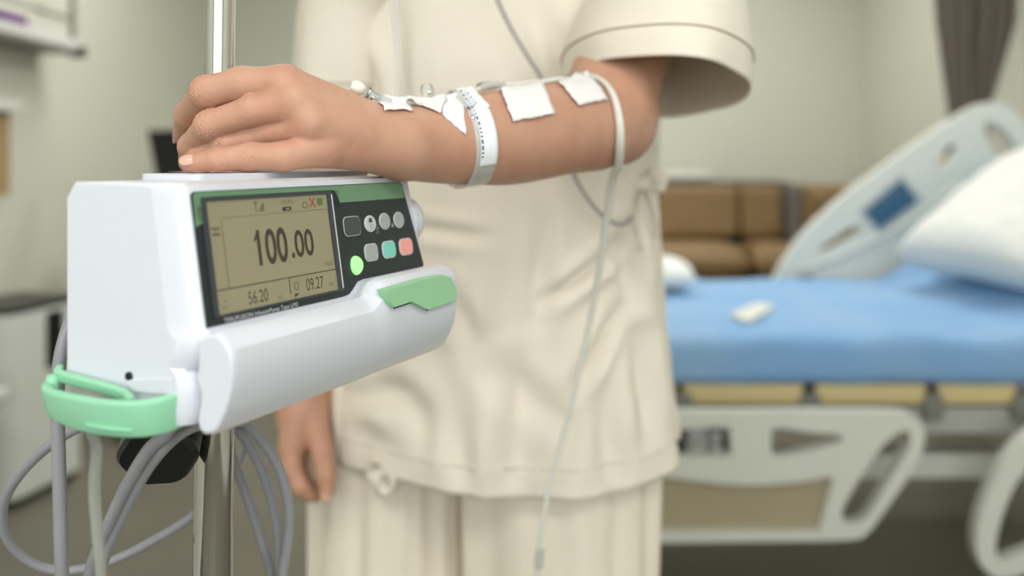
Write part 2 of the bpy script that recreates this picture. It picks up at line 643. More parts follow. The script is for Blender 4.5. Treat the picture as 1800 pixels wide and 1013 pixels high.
def strip(name, a, b, w, m, parent=disp):
    a, b = Vector((*a, 0)), Vector((*b, 0))
    d = (b - a).normalized()
    s = Vector((-d.y, d.x, 0)) * w / 2
    return plate(name, [[(a + s)[:2], (a - s)[:2], (b - s)[:2], (b + s)[:2]]], I0, 0.00008, m, parent, smooth=False)


text('flow_rate_digits', '100', I0, 0.0292, -0.0342, 0.0178, M_lcd_ink, disp, sx=0.70, bold=0.020)
plate('flow_rate_digits', [[(0.0332, -0.0168), (0.0306, -0.0205), (0.0306, -0.0225), (0.0345, -0.0185)]], I0, 0.0001, M_lcd_ink, disp, smooth=False)
text('flow_rate_decimals', '.00', I0, 0.0578, -0.0330, 0.0142, M_lcd_ink, disp, sx=0.82, bold=0.018)
text('flow_rate_unit', 'mL/h', I0, 0.0852, -0.0408, 0.0030, M_lcd_ink2, disp, sx=0.85)
text('volume_digits', '56.20', I0, 0.0210, -0.0530, 0.0064, M_lcd_ink, disp, sx=0.74)
text('volume_unit', 'mL', I0, 0.0430, -0.0535, 0.0026, M_lcd_ink2, disp, sx=0.8)
text('time_digits', '09.27', I0, 0.0668, -0.0522, 0.0066, M_lcd_ink, disp, sx=0.74)
text('time_unit', 'min', I0, 0.0868, -0.0522, 0.0026, M_lcd_ink2, disp, sx=0.8)
text('screen_label', 'TERUMO', I0, 0.0545, -0.0040, 0.0022, M_lcd_ink2, disp, sx=0.8)
strip('screen_line', (0.0010, -0.0434), (0.0945, -0.0434), 0.0005, M_lcd_ink)
strip('screen_line', (0.0090, -0.0090), (0.0090, -0.0434), 0.0004, M_lcd_ink2)
strip('screen_line', (0.0535, -0.0434), (0.0535, -0.0520), 0.0005, M_lcd_ink)
strip('screen_line', (0.0945, -0.0434), (0.0945, -0.0090), 0.0003, M_lcd_ink2)
strip('screen_line', (0.0090, -0.0085), (0.0945, -0.0085), 0.0002, M_lcd_ink2)
strip('tab_mark', (0.0020, -0.0135), (0.0072, -0.0135), 0.0012, M_lcd_ink2)
strip('tab_mark', (0.0020, -0.0165), (0.0072, -0.0165), 0.0007, M_lcd_ink)
strip('tab_mark', (0.0044, -0.0135), (0.0044, -0.0165), 0.0008, M_lcd_ink2)
strip('tab_mark', (0.0045, -0.0490), (0.0062, -0.0490), 0.0008, M_lcd_ink2)
strip('tab_mark', (0.0030, -0.0520), (0.0068, -0.0520), 0.0006, M_lcd_ink2)
for i in range(4):
    plate('signal_bar', [[(0.0365 + i * 0.0012, -0.0068), (0.0374 + i * 0.0012, -0.0068), (0.0374 + i * 0.0012, -0.0060 + i * 0.0012), (0.0365 + i * 0.0012, -0.0060 + i * 0.0012)]],
          I0, 0.00008, M_lcd_green, disp, smooth=False)
plate('signal_bar', [[(0.0330, -0.0015), (0.0365, -0.0015), (0.0350, -0.0035), (0.0350, -0.0068), (0.0345, -0.0068), (0.0345, -0.0035)]], I0, 0.00008, M_lcd_green, disp, smooth=False)
plate('line_icon', [rrect(0.0588, -0.0066, 0.0072, 0.0022, 0.0008), list(reversed(rrect(0.0596, -0.0066, 0.0030, 0.0010, 0.0004)))], I0, 0.00008, M_lcd_ink, disp, smooth=False)
plate('oval_icon', [ellipse(0.0745, -0.0052, 0.0026, 0.0020), list(reversed(ellipse(0.0745, -0.0052, 0.0019, 0.0013)))], I0, 0.00008, M_lcd_green, disp, smooth=False)
strip('cross_icon', (0.0790, -0.0015), (0.0836, -0.0068), 0.0010, M_lcd_red)
strip('cross_icon', (0.0836, -0.0015), (0.0790, -0.0068), 0.0010, M_lcd_red)
plate('battery_icon', [rrect(0.0880, -0.0040, 0.0050, 0.0040, 0.0005)], I0, 0.00008, M_lcd_green, disp, smooth=False)
plate('timer_icon', [ellipse(0.0588, -0.0485, 0.0020, 0.0024, 16), list(reversed(ellipse(0.0588, -0.0485, 0.0014, 0.0018, 16)))], I0, 0.00008, M_lcd_ink2, disp, smooth=False)
plate('timer_icon', [[(0.0566, -0.0525), (0.0606, -0.0525), (0.0566, -0.0545)]], I0, 0.00008, M_lcd_ink, disp, smooth=False)
text('brand_print', 'TERUFUSION InfusionPump Type LM3', PN(0.0006), 0.0030, -0.0592, 0.00225, M_print, fp, sx=1.08)
# keys
I1 = PN(0.0004)


def key(name, cx, cy, w, h, r, m, rim=M_btn_rim, rnd=False):
    o = ellipse(cx, cy, w / 2, h / 2) if rnd else rrect(cx, cy, w, h, r)
    i = ellipse(cx, cy, w / 2 - 0.0006, h / 2 - 0.0006) if rnd else rrect(cx, cy, w - 0.0012, h - 0.0012, r - 0.0004)
    k = plate(name, [i], I1, 0.0009, m, pump, bevel=0.0002)
    plate('rim', [o], I1, 0.0006, rim, k, bevel=0.0002)
    return k


key('power_button', 0.1155, -0.0200, 0.0170, 0.0120, 0.0036, M_btn_dark, M_btn_grey)
kb = key('round_button', 0.1344, -0.0198, 0.0122, 0.0104, 0, M_btn_rim, M_print, True)
plate('button_icon', [rrect(0.1342, -0.0178, 0.0034, 0.0026, 0.0003)], PN(0.0014), 0.0001, M_btn_dark, kb, smooth=False)
plate('button_icon', [rrect(0.1350, -0.0218, 0.0034, 0.0030, 0.0003), list(reversed(rrect(0.1350, -0.0218, 0.0022, 0.0018, 0.0003)))], PN(0.0014), 0.0001, M_btn_grey, kb, smooth=False)
key('round_button', 0.1505, -0.0193, 0.0122, 0.0106, 0, M_btn_grey, M_btn_rim, True)
key('round_button', 0.1668, -0.0195, 0.0122, 0.0106, 0, M_btn_grey, M_btn_rim, True)
key('square_button', 0.1317, -0.0373, 0.0140, 0.0108, 0.0036, M_btn_grey)
key('square_button', 0.1511, -0.0373, 0.0150, 0.0110, 0.0038, M_btn_teal)
key('square_button', 0.1711, -0.0373, 0.0158, 0.0110, 0.0038, M_btn_red)
text('key_print', '2s', PN(0.0006), 0.1395, -0.0262, 0.0026, M_print2, fp, sx=1.1)
plate('key_mark', [rrect(0.1420, -0.0222, 0.0034, 0.0036, 0.0004)], PN(0.00045), 0.0001, M_btn_dark, fp, smooth=False)
plate('key_mark', [rrect(0.1420, -0.0230, 0.0026, 0.0006, 0.0002)], PN(0.0006), 0.0001, M_print2, fp, smooth=False)
plate('key_mark', [[(0.1572, -0.0236), (0.1604, -0.0236), (0.1596, -0.0212), (0.1580, -0.0212)]], PN(0.0006), 0.0001, M_print2, fp, smooth=False)
led = [(0.1150 + (0.0062 + 0.0003 * math.cos(3 * a)) * math.cos(a) * 0.95, -0.0434 + (0.0056 + 0.0003 * math.cos(3 * a)) * math.sin(a)) for a in [2 * PI * i / 30 for i in range(30)]]
plate('status_lamp', [led], I1, 0.0009, M_led, pump, bevel=0.0003)

# door: profile lofted along the width, raised on the right where the latch sits
plo = [(0.0085, -0.0628), (0.0150, -0.0600), (0.0190, -0.0592), (0.0232, -0.0610), (0.0285, -0.0668), (0.0297, -0.0720), (0.0296, -0.0800), (0.0280, -0.0885), (0.0250, -0.0965),
       (0.0205, -0.1045), (0.0170, -0.1072), (0.0120, -0.1080), (0.0092, -0.1062), (0.0083, -0.1020), (0.0102, -0.0935), (0.0105, -0.0880), (0.0072, -0.0810), (0.0088, -0.0745)]
phi = [(0.0080, -0.0555), (0.0140, -0.0512), (0.0190, -0.0496), (0.0240, -0.0506), (0.0300, -0.0560), (0.0312, -0.0640), (0.0310, -0.0760), (0.0294, -0.0870), (0.0258, -0.0960),
       (0.0210, -0.1035), (0.0172, -0.1065), (0.0120, -0.1075), (0.0092, -0.1060), (0.0083, -0.1020), (0.0102, -0.0935), (0.0105, -0.0880), (0.0072, -0.0800), (0.0084, -0.0680)]


def door_ring(u, t, sh=0.0):
    r = []
    for a, b in zip(plo, phi):
        q, z = a[0] + (b[0] - a[0]) * t, a[1] + (b[1] - a[1]) * t
        q += (0.018 - q) * sh
        z += (-0.084 - z) * sh
        r.append(L(u, q, z))
    return r


stations = [(-0.0130, 0, 0.10), (-0.0124, 0, 0.035), (-0.0112, 0, 0.006), (-0.0095, 0, 0)] + [(x, 0, 0) for x in (0.03, 0.07, 0.099)]
for i in range(1, 10):
    t = i / 9
    stations.append((0.100 + 0.019 * t, t * t * (3 - 2 * t), 0))
stations += [(0.15, 1, 0), (0.192, 1, 0), (0.1945, 1, 0.01), (0.1958, 1, 0.05)]
door = loft('door', [door_ring(*s) for s in stations], M_white_plastic, pump, sharp=28)
# latch (green) on the raised part of the door
LQ = 0.0335
lp = [pix_uz(x, y, LQ) for x, y in ((678, 509), (740, 491), (776, 483), (790, 487), (798, 500), (803, 517), (800, 529), (751, 545), (741, 541), (722, 531), (692, 541), (686, 533))]
plate('latch', [lp], lambda a, b, c: L(a, 0.0270 + c, b + 0.05 * (c - 0.006)), 0.0075, M_green2, pump, bevel=0.0014)
lp2 = [pix_uz(x, y, 0.0312) for x, y in ((675, 507), (682, 500), (775, 476), (785, 530), (753, 548), (724, 534), (693, 544))]
# dark gap around the latch
plate('latch_gap', [[pix_uz(x, y, 0.0312) for x, y in ((677, 508), (700, 502), (760, 530), (751, 547), (722, 533), (692, 543))]], lambda a, b, c: L(a, 0.0306 + c, b), 0.0010, M_blackpl, pump)
# right end: round dial cover
lathe('side_dial', [(0.0, 0.010), (0.008, 0.0096), (0.0135, 0.0075), (0.0165, 0.004), (0.0172, 0.0), (0.0172, -0.006)], L(0.1935, -0.012, -0.022), pU, M_white_plastic2, pump, seg=28)
# green tube clip below the left end
cp = [(-0.0165, -0.0835), (-0.0225, -0.0815), (-0.0285, -0.0690), (-0.0310, -0.0480), (-0.0300, -0.0280), (-0.0255, -0.0130), (-0.0170, -0.0060), (-0.0070, -0.0045)]
path = [L(u, q, -0.0960 - 0.0035 * math.sin(PI * i / 7) - 0.0015 * (i / 7)) for i, (u, q) in enumerate(cp)]


def clip_prof(i, n):
    hh = 0.0060 + 0.0030 * min(1, max(0, (i - 2) / 16))
    return [(a, b) for a, b in rrect(0, 0, 2 * hh, 0.0050, 0.0018, 3)]


clip = loft('tube_clip', sweep_rings(spline(path, 6), clip_prof), M_green, pump, sharp=45)
cp2 = [(-0.0155, -0.0830), (-0.0190, -0.0790), (-0.0200, -0.0620), (-0.0200, -0.0440), (-0.0215, -0.0300), (-0.0265, -0.0200)]
loft('clip_rail', sweep_rings(spline([L(u + 0.001, q, -0.0868 - 0.0014 * i) for i, (u, q) in enumerate(cp2)], 6), lambda i, n: rrect(0, 0, 0.0060, 0.0040, 0.0014, 3)), M_green, clip, sharp=45)
lathe('clip_pin', [(0, 0.006), (0.0030, 0.0055), (0.0038, 0.0035), (0.0038, -0.0035), (0.0030, -0.0055), (0, -0.006)], L(-0.0195, -0.0815, -0.0935), pZ, M_green, clip, seg=16)
loft('clip_ridge', sweep_rings(spline([L(-0.0335, -0.040, -0.1040), L(-0.0325, -0.028, -0.1045), L(-0.0285, -0.016, -0.1050)], 5), lambda i, n: rrect(0, 0, 0.0016, 0.0020, 0.0006, 2)), M_green, clip)
box_pts = rrect(-0.018, -0.0, 0.026, 0.014, 0.005)
plate('tube_guard', [[(-0.036, -0.0865), (-0.004, -0.0825), (-0.004, -0.0900), (-0.030, -0.0915)]], lambda a, b, c: L(-0.0150 - c, a, b), 0.0012, M_white_plastic2, pump, bevel=0.0004)
# pole clamp and its knob, behind the pump
pt = U(386, 60, 0.58)
pb = U(375, 900, 0.58)
dirp = (pt - pb) / (pt.z - pb.z)


def pole_at(z):
    return pb + dirp * (z - pb.z)


PX = L(0.108, -0.098, 0)
clampz = (-0.092, -0.020)
plate('pole_clamp', [rrect(0.108, -0.098, 0.052, 0.044, 0.008), list(reversed(ellipse(0.108, -0.098, 0.0127, 0.0127)))], lambda a, b, c: L(a, b, -0.136 + c) + (lambda p: Vector((p.x - PX.x, p.y - PX.y, 0)))(pole_at(pO.z - 0.136 + c)), 0.106, M_blackpl, pump)
kc = U(283, 780, 0.551)
kn = [(0.0, 0.013), (0.021, 0.013), (0.0235, 0.010), (0.0235, -0.010), (0.021, -0.013), (0.011, -0.014), (0.009, -0.030), (0, -0.030)]
axk = (pU * -0.75 + pN * 0.55 + pZ * -0.45).normalized()
knob = lathe('clamp_knob', kn, kc, axk, M_blackpl, pump, seg=36)
me = knob.data
for v in me.vertices:                          # fluted grip
    d = v.co - Vector(kc)
    h = d.dot(axk)
    r = d - axk * h
    if abs(h) < 0.0135 and r.length > 0.020:
        ref = pZ - axk * pZ.dot(axk)
        an = math.atan2(axk.cross(ref.normalized()).dot(r), ref.normalized().dot(r))
        v.co -= r.normalized() * 0.0016 * (0.5 + 0.5 * math.cos(6 * an))
tube('clamp_screw', [kc - axk * 0.02, Vector((PX.x, PX.y, pO.z - 0.125)) - pU * 0.020], 0.005, M_steel2, pump, straight=True)

# ================================================================== IV POLE
pole = thing('iv_pole', 'polished steel drip stand pole gripped by the hand', 'pole', (PX.x, PX.y, 0))
tube('lower_tube', [pole_at(0.09), pole_at(1.060)], 0.0122, M_steel, pole, straight=True, seg=40)
tube('upper_tube', [pole_at(1.060), pole_at(1.95)], 0.0096, M_steel, pole, straight=True, seg=40)
lathe('collar', [(0, -0.01), (0.0126, -0.01), (0.0126, 0.012), (0.0100, 0.014), (0, 0.014)], pole_at(1.062), dirp, M_blackpl, pole)
b0 = pole_at(0.0)
lathe('base_hub', [(0, 0.06), (0.024, 0.06), (0.03, 0.075), (0.03, 0.105), (0.018, 0.115), (0, 0.115)], (b0.x, b0.y, 0), pZ, M_blackpl, pole)
for i in range(5):
    a = 2 * PI * i / 5 + 0.3
    e = Vector((b0.x + 0.26 * math.cos(a), b0.y + 0.26 * math.sin(a), 0.075))
    lg = tube('base_leg', [(b0.x, b0.y, 0.085), e], 0.011, M_steel2, pole, straight=True)
    lathe('caster', [(0, -0.011), (0.020, -0.011), (0.025, -0.007), (0.025, 0.007), (0.020, 0.011), (0, 0.011)], (e.x, e.y, 0.0252), (-math.sin(a), math.cos(a), 0), M_blackpl, lg, seg=20)
top = pole_at(1.95)
for s in (-1, 1):
    tube('hook', [top - pZ * 0.01, top + Vector((0.05 * s, 0, 0.0)), top + Vector((0.10 * s, 0, -0.005)), top + Vector((0.115 * s, 0, 0.03))], 0.004, M_steel, pole)

# ================================================================== PERSON: body as one distance field
B = []           # body primitives: (a, b, ra, rb, k)


def bseg(a, b, ra, rb, k=0.03):
    B.append((tuple(a), tuple(b), ra, rb, k))


fore = [(U(712, 251, 0.597), 0.0205), (U(762, 253, 0.617), 0.0248), (U(840, 245, 0.645), 0.0305), (U(905, 240, 0.672), 0.0335), (U(985, 226, 0.712), 0.0348), (U(1062, 208, 0.765), 0.0365)]
shoulder = Vector((0.165, 0.985, 1.345))
arm_raw = fore + [(U(1093, 100, 0.842), 0.0415), (Vector((0.150, 0.950, 1.29)), 0.0450), (shoulder, 0.048)]
arm = [(Vector(p[:3]), float(p[3])) for p in spline([tuple(c) + (r,) for c, r in arm_raw], 3)]
for (a, ra), (b, rb) in zip(arm[:-1], arm[1:]):
    bseg(a, b, ra, rb, 0.006)
elbow_tip = U(1096, 236, 0.785)
bseg(elbow_tip, U(1070, 200, 0.78), 0.020, 0.028, 0.03)
# other arm
sh2 = Vector((-0.165, 1.03, 1.335))
arm2 = [(sh2, 0.047), (Vector((-0.202, 1.04, 1.08)), 0.039), (U(546, 590, 1.0), 0.036), (U(532, 690, 0.985), 0.027), (U(530, 730, 0.98), 0.026)]
for (a, ra), (b, rb) in zip(arm2[:-1], arm2[1:]):
    bseg(a, b, ra, rb, 0.015)
# torso, legs, neck, head
XC = -0.012
bseg((XC - 0.06, 1.045, 0.90), (XC + 0.06, 1.045, 0.90), 0.098, 0.098)
bseg((XC - 0.045, 1.04, 1.05), (XC + 0.045, 1.04, 1.05), 0.095, 0.095, 0.06)
bseg((XC - 0.06, 1.04, 1.22), (XC + 0.06, 1.04, 1.22), 0.10, 0.10, 0.06)
bseg((XC - 0.13, 1.04, 1.345), (XC + 0.13, 1.03, 1.345), 0.06, 0.06, 0.06)
bseg((XC, 1.05, 1.36), (XC, 1.03, 1.47), 0.055, 0.052, 0.04)
bseg((XC, 1.03, 1.57), (XC, 1.035, 1.53), 0.086, 0.080, 0.02)
bseg((XC, 0.975, 1.48), (XC, 0.99, 1.51), 0.040, 0.055, 0.03)
bseg((XC, 0.938, 1.535), (XC, 0.950, 1.56), 0.012, 0.009, 0.012)
for s in (-1, 1):
    lx_ = -0.045 + s * 0.092
    bseg((lx_, 1.045, 0.85), (lx_, 1.05, 0.46), 0.070, 0.054, 0.03)
    bseg((lx_, 1.05, 0.46), (lx_, 1.06, 0.09), 0.052, 0.038, 0.02)
    bseg((lx_, 1.075, 0.042), (lx_ + s * 0.01, 0.90, 0.032), 0.040, 0.030, 0.02)
    bseg((XC + s * 0.083, 1.04, 1.52), (XC + s * 0.085, 1.04, 1.55), 0.012, 0.014, 0.006)

# the hand on the pole: palm plus fingers (pixel, distance, radius)
palm = [((497, 152, 0.550, 0.0118), (690, 238, 0.590, 0.0150)),
        ((520, 182, 0.543, 0.0122), (700, 250, 0.588, 0.0155)),
        ((547, 220, 0.541, 0.0118), (704, 258, 0.586, 0.0155)),
        ((572, 262, 0.545, 0.0108), (706, 268, 0.588, 0.0150)),
        ((545, 200, 0.566, 0.0130), (690, 250, 0.600, 0.0150)),
        ((560, 245, 0.562, 0.0120), (690, 262, 0.597, 0.0150)),
        ((503, 146, 0.5455, 0.0068), (610, 190, 0.5685, 0.0045)), ((522, 176, 0.5358, 0.0064), (625, 212, 0.5595, 0.0045)),
        ((550, 216, 0.5345, 0.0058), (635, 235, 0.5555, 0.0045)),
        ((535, 185, 0.585, 0.0130), (695, 244, 0.605, 0.0170))]      # thumb side
fingers = {
    'index': [(502, 150, 0.549, 0.0116), (425, 148, 0.550, 0.0103), (364, 162, 0.5505, 0.0099), (332, 203, 0.5745, 0.0085), (322, 238, 0.602, 0.0068)],
    'middle': [(522, 184, 0.541, 0.0112), (445, 195, 0.541, 0.0093), (370, 222, 0.546, 0.0094), (338, 258, 0.566, 0.0082), (333, 286, 0.596, 0.0068)],
    'ring': [(548, 222, 0.541, 0.0108), (470, 233, 0.548, 0.0090), (398, 255, 0.549, 0.0087), (352, 281, 0.557, 0.0076), (335, 287, 0.577, 0.0066)],
    'little': [(574, 262, 0.543, 0.0098), (500, 275, 0.532, 0.0084), (440, 276, 0.525, 0.0081), (385, 282, 0.522, 0.0070), (336, 288.5, 0.523, 0.0056)],
    'thumb': [(640, 220, 0.600, 0.0155), (535, 190, 0.602, 0.0130), (455, 195, 0.606, 0.0110), (398, 205, 0.5995, 0.0095)],
}
PALMQ = [(tuple(U(*a[:3])), tuple(U(*b[:3])), a[3], b[3]) for a, b in palm]
FING = {k: [(tuple(U(*p[:3])), p[3]) for p in v] for k, v in fingers.items()}
palm2 = [((524, 735, 0.965, 0.018), (514, 785, 0.955, 0.0145)), ((526, 735, 0.985, 0.018), (518, 790, 0.975, 0.0145)),
         ((530, 735, 1.005, 0.016), (522, 790, 0.995, 0.0130)), ((545, 725, 0.975, 0.018), (545, 770, 0.968, 0.014))]
fingers2 = {
    'index': [(512, 785, 0.955, 0.0125), (514, 825, 0.945, 0.0105), (528, 855, 0.940, 0.0095), (545, 872, 0.945, 0.0075)],
    'middle': [(518, 790, 0.975, 0.012), (520, 835, 0.962, 0.0100), (540, 865, 0.962, 0.009), (556, 872, 0.970, 0.0075)],
    'ring': [(522, 790, 0.995, 0.012), (525, 832, 0.985, 0.0100), (542, 860, 0.985, 0.009), (560, 864, 0.99, 0.0075)],
    'thumb': [(556, 745, 0.965, 0.0140), (566, 795, 0.945, 0.0115), (572, 835, 0.938, 0.0100), (575, 866, 0.936, 0.0080)],
}
PALMQ2 = [(tuple(U(*a[:3])), tuple(U(*b[:3])), a[3], b[3]) for a, b in palm2]
FING2 = {k: [(tuple(U(*p[:3])), p[3]) for p in v] for k, v in fingers2.items()}
# knuckle creases: at each middle joint, across the finger
CREASE = []
for k_ in ('index', 'middle', 'ring', 'little'):
    c = FING[k_]
    CREASE.append((np.array(c[2][0]), np.array(c[3][0]) - np.array(c[1][0]), 0.0085, 0.0008 if k_ == 'little' else 0.0011))
    if k_ in ('little',):
        CREASE.append((np.array(c[3][0]), np.array(c[4][0]) - np.array(c[2][0]), 0.0060, 0.0008))


def hand_d(x, y, z, palmq, fing, kp=0.010, kf=0.0045, crease=True):
    P = None
    for a, b, ra, rb in palmq:
        d = seg_d(x, y, z, a, b, ra, rb)
        P = d if P is None else smin(P, d, kp)
    T = P
    for nm, ch in fing.items():
        Fd = None
        for (a, ra), (b, rb) in zip(ch[:-1], ch[1:]):
            d = seg_d(x, y, z, a, b, ra, rb)
            Fd = d if Fd is None else smin(Fd, d, 0.0035)
        T = smin(T, smin(P, Fd, kf), 0.0004)
    if crease:
        for c, ax, rad, amp in CREASE:
            ax = ax / np.linalg.norm(ax)
            s = (x - c[0]) * ax[0] + (y - c[1]) * ax[1] + (z - c[2]) * ax[2]
            r2 = (x - c[0]) ** 2 + (y - c[1]) ** 2 + (z - c[2]) ** 2
            sw = s + 0.0007 * np.sin(z * 1400 + 3 * amp * 1e3) + 0.0005 * np.sin(z * 2900 + y * 1700 + 2)
            front = np.clip((c[1] + 0.004 - y) / 0.006, 0, 1)
            T = T + amp * front * np.exp(-r2 / (2 * (rad * 1.2) ** 2) - s * s / (2 * 0.0040 ** 2)) * np.cos(2 * PI * sw / 0.0027) * (0.6 + 0.4 * np.sin(z * 700 + s * 900))
    return T


OVER = []        # tubing lying on the skin, so that tape and wristband pass over it


def body_d(x, y, z):
    """full field at scattered points (used to lay tape and bands on the arm)"""
    T = np.full(np.shape(x), 0.5)
    for a, b, ra, rb, k in B[:len(arm)]:
        T = smin(T, seg_d(x, y, z, a, b, ra, rb), k)
    T = smin(T, hand_d(x, y, z, PALMQ, FING, crease=False), 0.012)
    if OVER:
        Dt = None
        for a, b, ra, rb in OVER:
            d = seg_d(x, y, z, a, b, ra, rb)
            Dt = d if Dt is None else np.minimum(Dt, d)
        T = smin(T, Dt, 0.0025)
    return T


GX = axis([(-0.32, -0.252, 0.004), (-0.252, -0.080, 0.00072), (-0.080, 0.00, 0.0025), (0.00, 0.26, 0.004)])
GY = axis([(0.50, 0.515, 0.003), (0.515, 0.640, 0.00072), (0.640, 0.80, 0.003), (0.80, 1.16, 0.0045)])
GZ = axis([(-0.01, 0.60, 0.012), (0.60, 0.88, 0.0035), (0.88, 1.084, 0.006), (1.084, 1.165, 0.00072), (1.165, 1.30, 0.0035), (1.30, 1.68, 0.006)])
FLD = np.full((len(GX), len(GY), len(GZ)), 0.06, np.float32)


def span(lo, hi, pad):
    s = []
    for g, a, b in zip((GX, GY, GZ), lo, hi):
        i = max(0, np.searchsorted(g, a - pad) - 1)
        j = min(len(g), np.searchsorted(g, b + pad) + 1)
        s.append(slice(i, max(j, i + 1)))
    return tuple(s)


def grid(sl):
    return GX[sl[0]][:, None, None], GY[sl[1]][None, :, None], GZ[sl[2]][None, None, :]


for a, b, ra, rb, k in B:
    rm = max(ra, rb)
    sl = span([min(p, q) - rm for p, q in zip(a, b)], [max(p, q) + rm for p, q in zip(a, b)], 0.05)
    x, y, z = grid(sl)
    FLD[sl] = smin(FLD[sl], seg_d(x, y, z, a, b, ra, rb), k)
for pq, fg, cr in ((PALMQ, FING, True), (PALMQ2, FING2, False)):
    pts_ = [p for s in pq for p in (s[0], s[1])] + [p for c in fg.values() for p, r in c]
    sl = span([min(p[i] for p in pts_) - 0.016 for i in range(3)], [max(p[i] for p in pts_) + 0.016 for i in range(3)], 0.012)
    x, y, z = grid(sl)
    FLD[sl] = smin(FLD[sl], hand_d(x, y, z, pq, fg, crease=cr, kf=0.0045), 0.012)
Vb, Qb = surface_nets(FLD, GX, GY, GZ)
del FLD
me = bpy.data.meshes.new('person')
me.from_pydata(Vb.tolist(), [], Qb.tolist())
person = link('person', me, M_skin, None, sharp=0)
sm = person.modifiers.new('smooth', 'SMOOTH')
sm.factor = 0.5
sm.iterations = 1
tag(person, 'person in a cream hospital suit gripping the steel pole with one hand', 'person')


def proj_arm(P, it=8):
    P = np.array(P, float)
    for _ in range(it):
        e = 1e-4
        d = body_d(P[:, 0], P[:, 1], P[:, 2])
        g = np.stack([(body_d(*(P + np.eye(3)[i] * e).T) - d) / e for i in range(3)], 1)
        g /= np.linalg.norm(g, axis=1)[:, None] + 1e-9
        P = P - g * d[:, None] * 0.9
    return P, g


def cast_arm(pix, dguess):
    """march pixel rays onto the arm; rays that miss end at their closest approach, pulled onto the skin"""
    R = np.array([[(p[0] - 900) / F, 1, -(p[1] - HY) / F] for p in pix])
    t = np.full(len(pix), dguess - 0.12)
    best = np.full(len(pix), 9.0)
    bt = t.copy()
    C0 = np.array([0, 0, ZC])
    for _ in range(90):
        P = C0 + R * t[:, None]
        d = body_d(P[:, 0], P[:, 1], P[:, 2])
        m_ = d < best - 1e-6
        best[m_], bt[m_] = d[m_], t[m_]
        t = t + np.clip(d, 0.0, 0.004) * 0.8 + np.where(d > 0.0002, 0.0002, 0)
    return proj_arm(C0 + R * bt[:, None])


def nail(c, tip_dir, up, w, l, parent):
    t = Vector(tip_dir).normalized()
    n = (Vector(up) - t * Vector(up).dot(t)).normalized()
    s = t.cross(n)
    vs, fs = [], []
    nu_, nv_ = 9, 9
    for i in range(nu_):
        for j in range(nv_):
            a = -1 + 2 * i / (nu_ - 1)
            b = -1 + 2 * j / (nv_ - 1)
            x_ = a * math.sqrt(max(0, 1 - 0.5 * b * b))
            y_ = b * math.sqrt(max(0, 1 - 0.5 * a * a))
            vs.append(Vector(c) + s * x_ * w / 2 + t * y_ * l / 2 - n * (0.16 * w * x_ * x_ + 0.05 * l * y_ * y_))
    for i in range(nu_ - 1):
        for j in range(nv_ - 1):
            fs.append((i * nv_ + j, i * nv_ + j + 1, (i + 1) * nv_ + j + 1, (i + 1) * nv_ + j))
    o = pydata('fingernail', vs, fs, M_nail, parent)
    so = o.modifiers.new('t', 'SOLIDIFY')
    so.thickness = 0.0006
    so.offset = 1
    return o


# little finger nail faces the camera and up
lt = FING['little']
tdir = Vector(lt[4][0]) - Vector(lt[3][0])
nail(Vector(lt[4][0]) + tdir.normalized() * 0.0005 + Vector((0, -0.0046, 0.0029)), tdir, (0, -1, 0.65), 0.0075, 0.0105, person)
ix = FING['index']
tdir = Vector(ix[4][0]) - Vector(ix[3][0])
nail(Vector(ix[4][0]) + Vector((-0.0064, 0.0006, -0.0008)), tdir, (-1, -0.1, 0.05), 0.0085, 0.0110, person)
th = FING2['thumb']
tdir = Vector(th[3][0]) - Vector(th[2][0])
nail(Vector(th[3][0]) + Vector((0, -0.0078, 0)), tdir, (0.1, -1, 0), 0.011, 0.013, person)

# hair cap
hv = []
rings = []
for i in range(14):
    ph = PI * (i + 0.3) / 14 * 0.78
    rings.append([Vector((XC + 0.098 * math.sin(ph) * math.cos(a), 1.045 + 0.105 * math.sin(ph) * math.sin(a) + 0.012, 1.575 + 0.098 * math.cos(ph) + (0.05 if math.sin(a) < -0.2 and ph > 1.2 else 0)))
                  for a in [2 * PI * j / 28 for j in range(28)]])
loft('hair', rings, M_hair, person, sharp=0)

# ================================================================== CLOTHES
def interp(x, xs, ys):
    return float(np.interp(x, xs, ys))


CR = []          # creases on the shirt front in (X, Z) of the front plane, with width and depth
for a, b, w_, d_ in (((1112, 425), (955, 535), 0.007, 0.008), ((955, 385), (948, 560), 0.010, 0.005), ((1095, 555), (1005, 690), 0.008, 0.006), ((700, 400), (860, 420), 0.007, 0.004),
                     ((790, 520), (830, 600), 0.012, 0.007), ((640, 660), (760, 760), 0.016, 0.006), ((1090, 410), (1120, 540), 0.010, 0.007), ((800, 700), (815, 860), 0.012, 0.005),
                     ((920, 640), (900, 870), 0.014, 0.005), ((1060, 700), (1075, 850), 0.012, 0.006), ((600, 720), (700, 700), 0.012, 0.005), ((690, 20), (705, 280), 0.010, 0.004),
                     ((960, 20), (1000, 130), 0.010, 0.006), ((590, 30), (640, 160), 0.010, 0.005), ((840, 620), (1000, 760), 0.016, 0.004), ((1130, 600), (1150, 780), 0.010, 0.006)):
    CR.append((U(a[0], a[1], 0.915), U(b[0], b[1], 0.915), w_, d_ * 1.5))


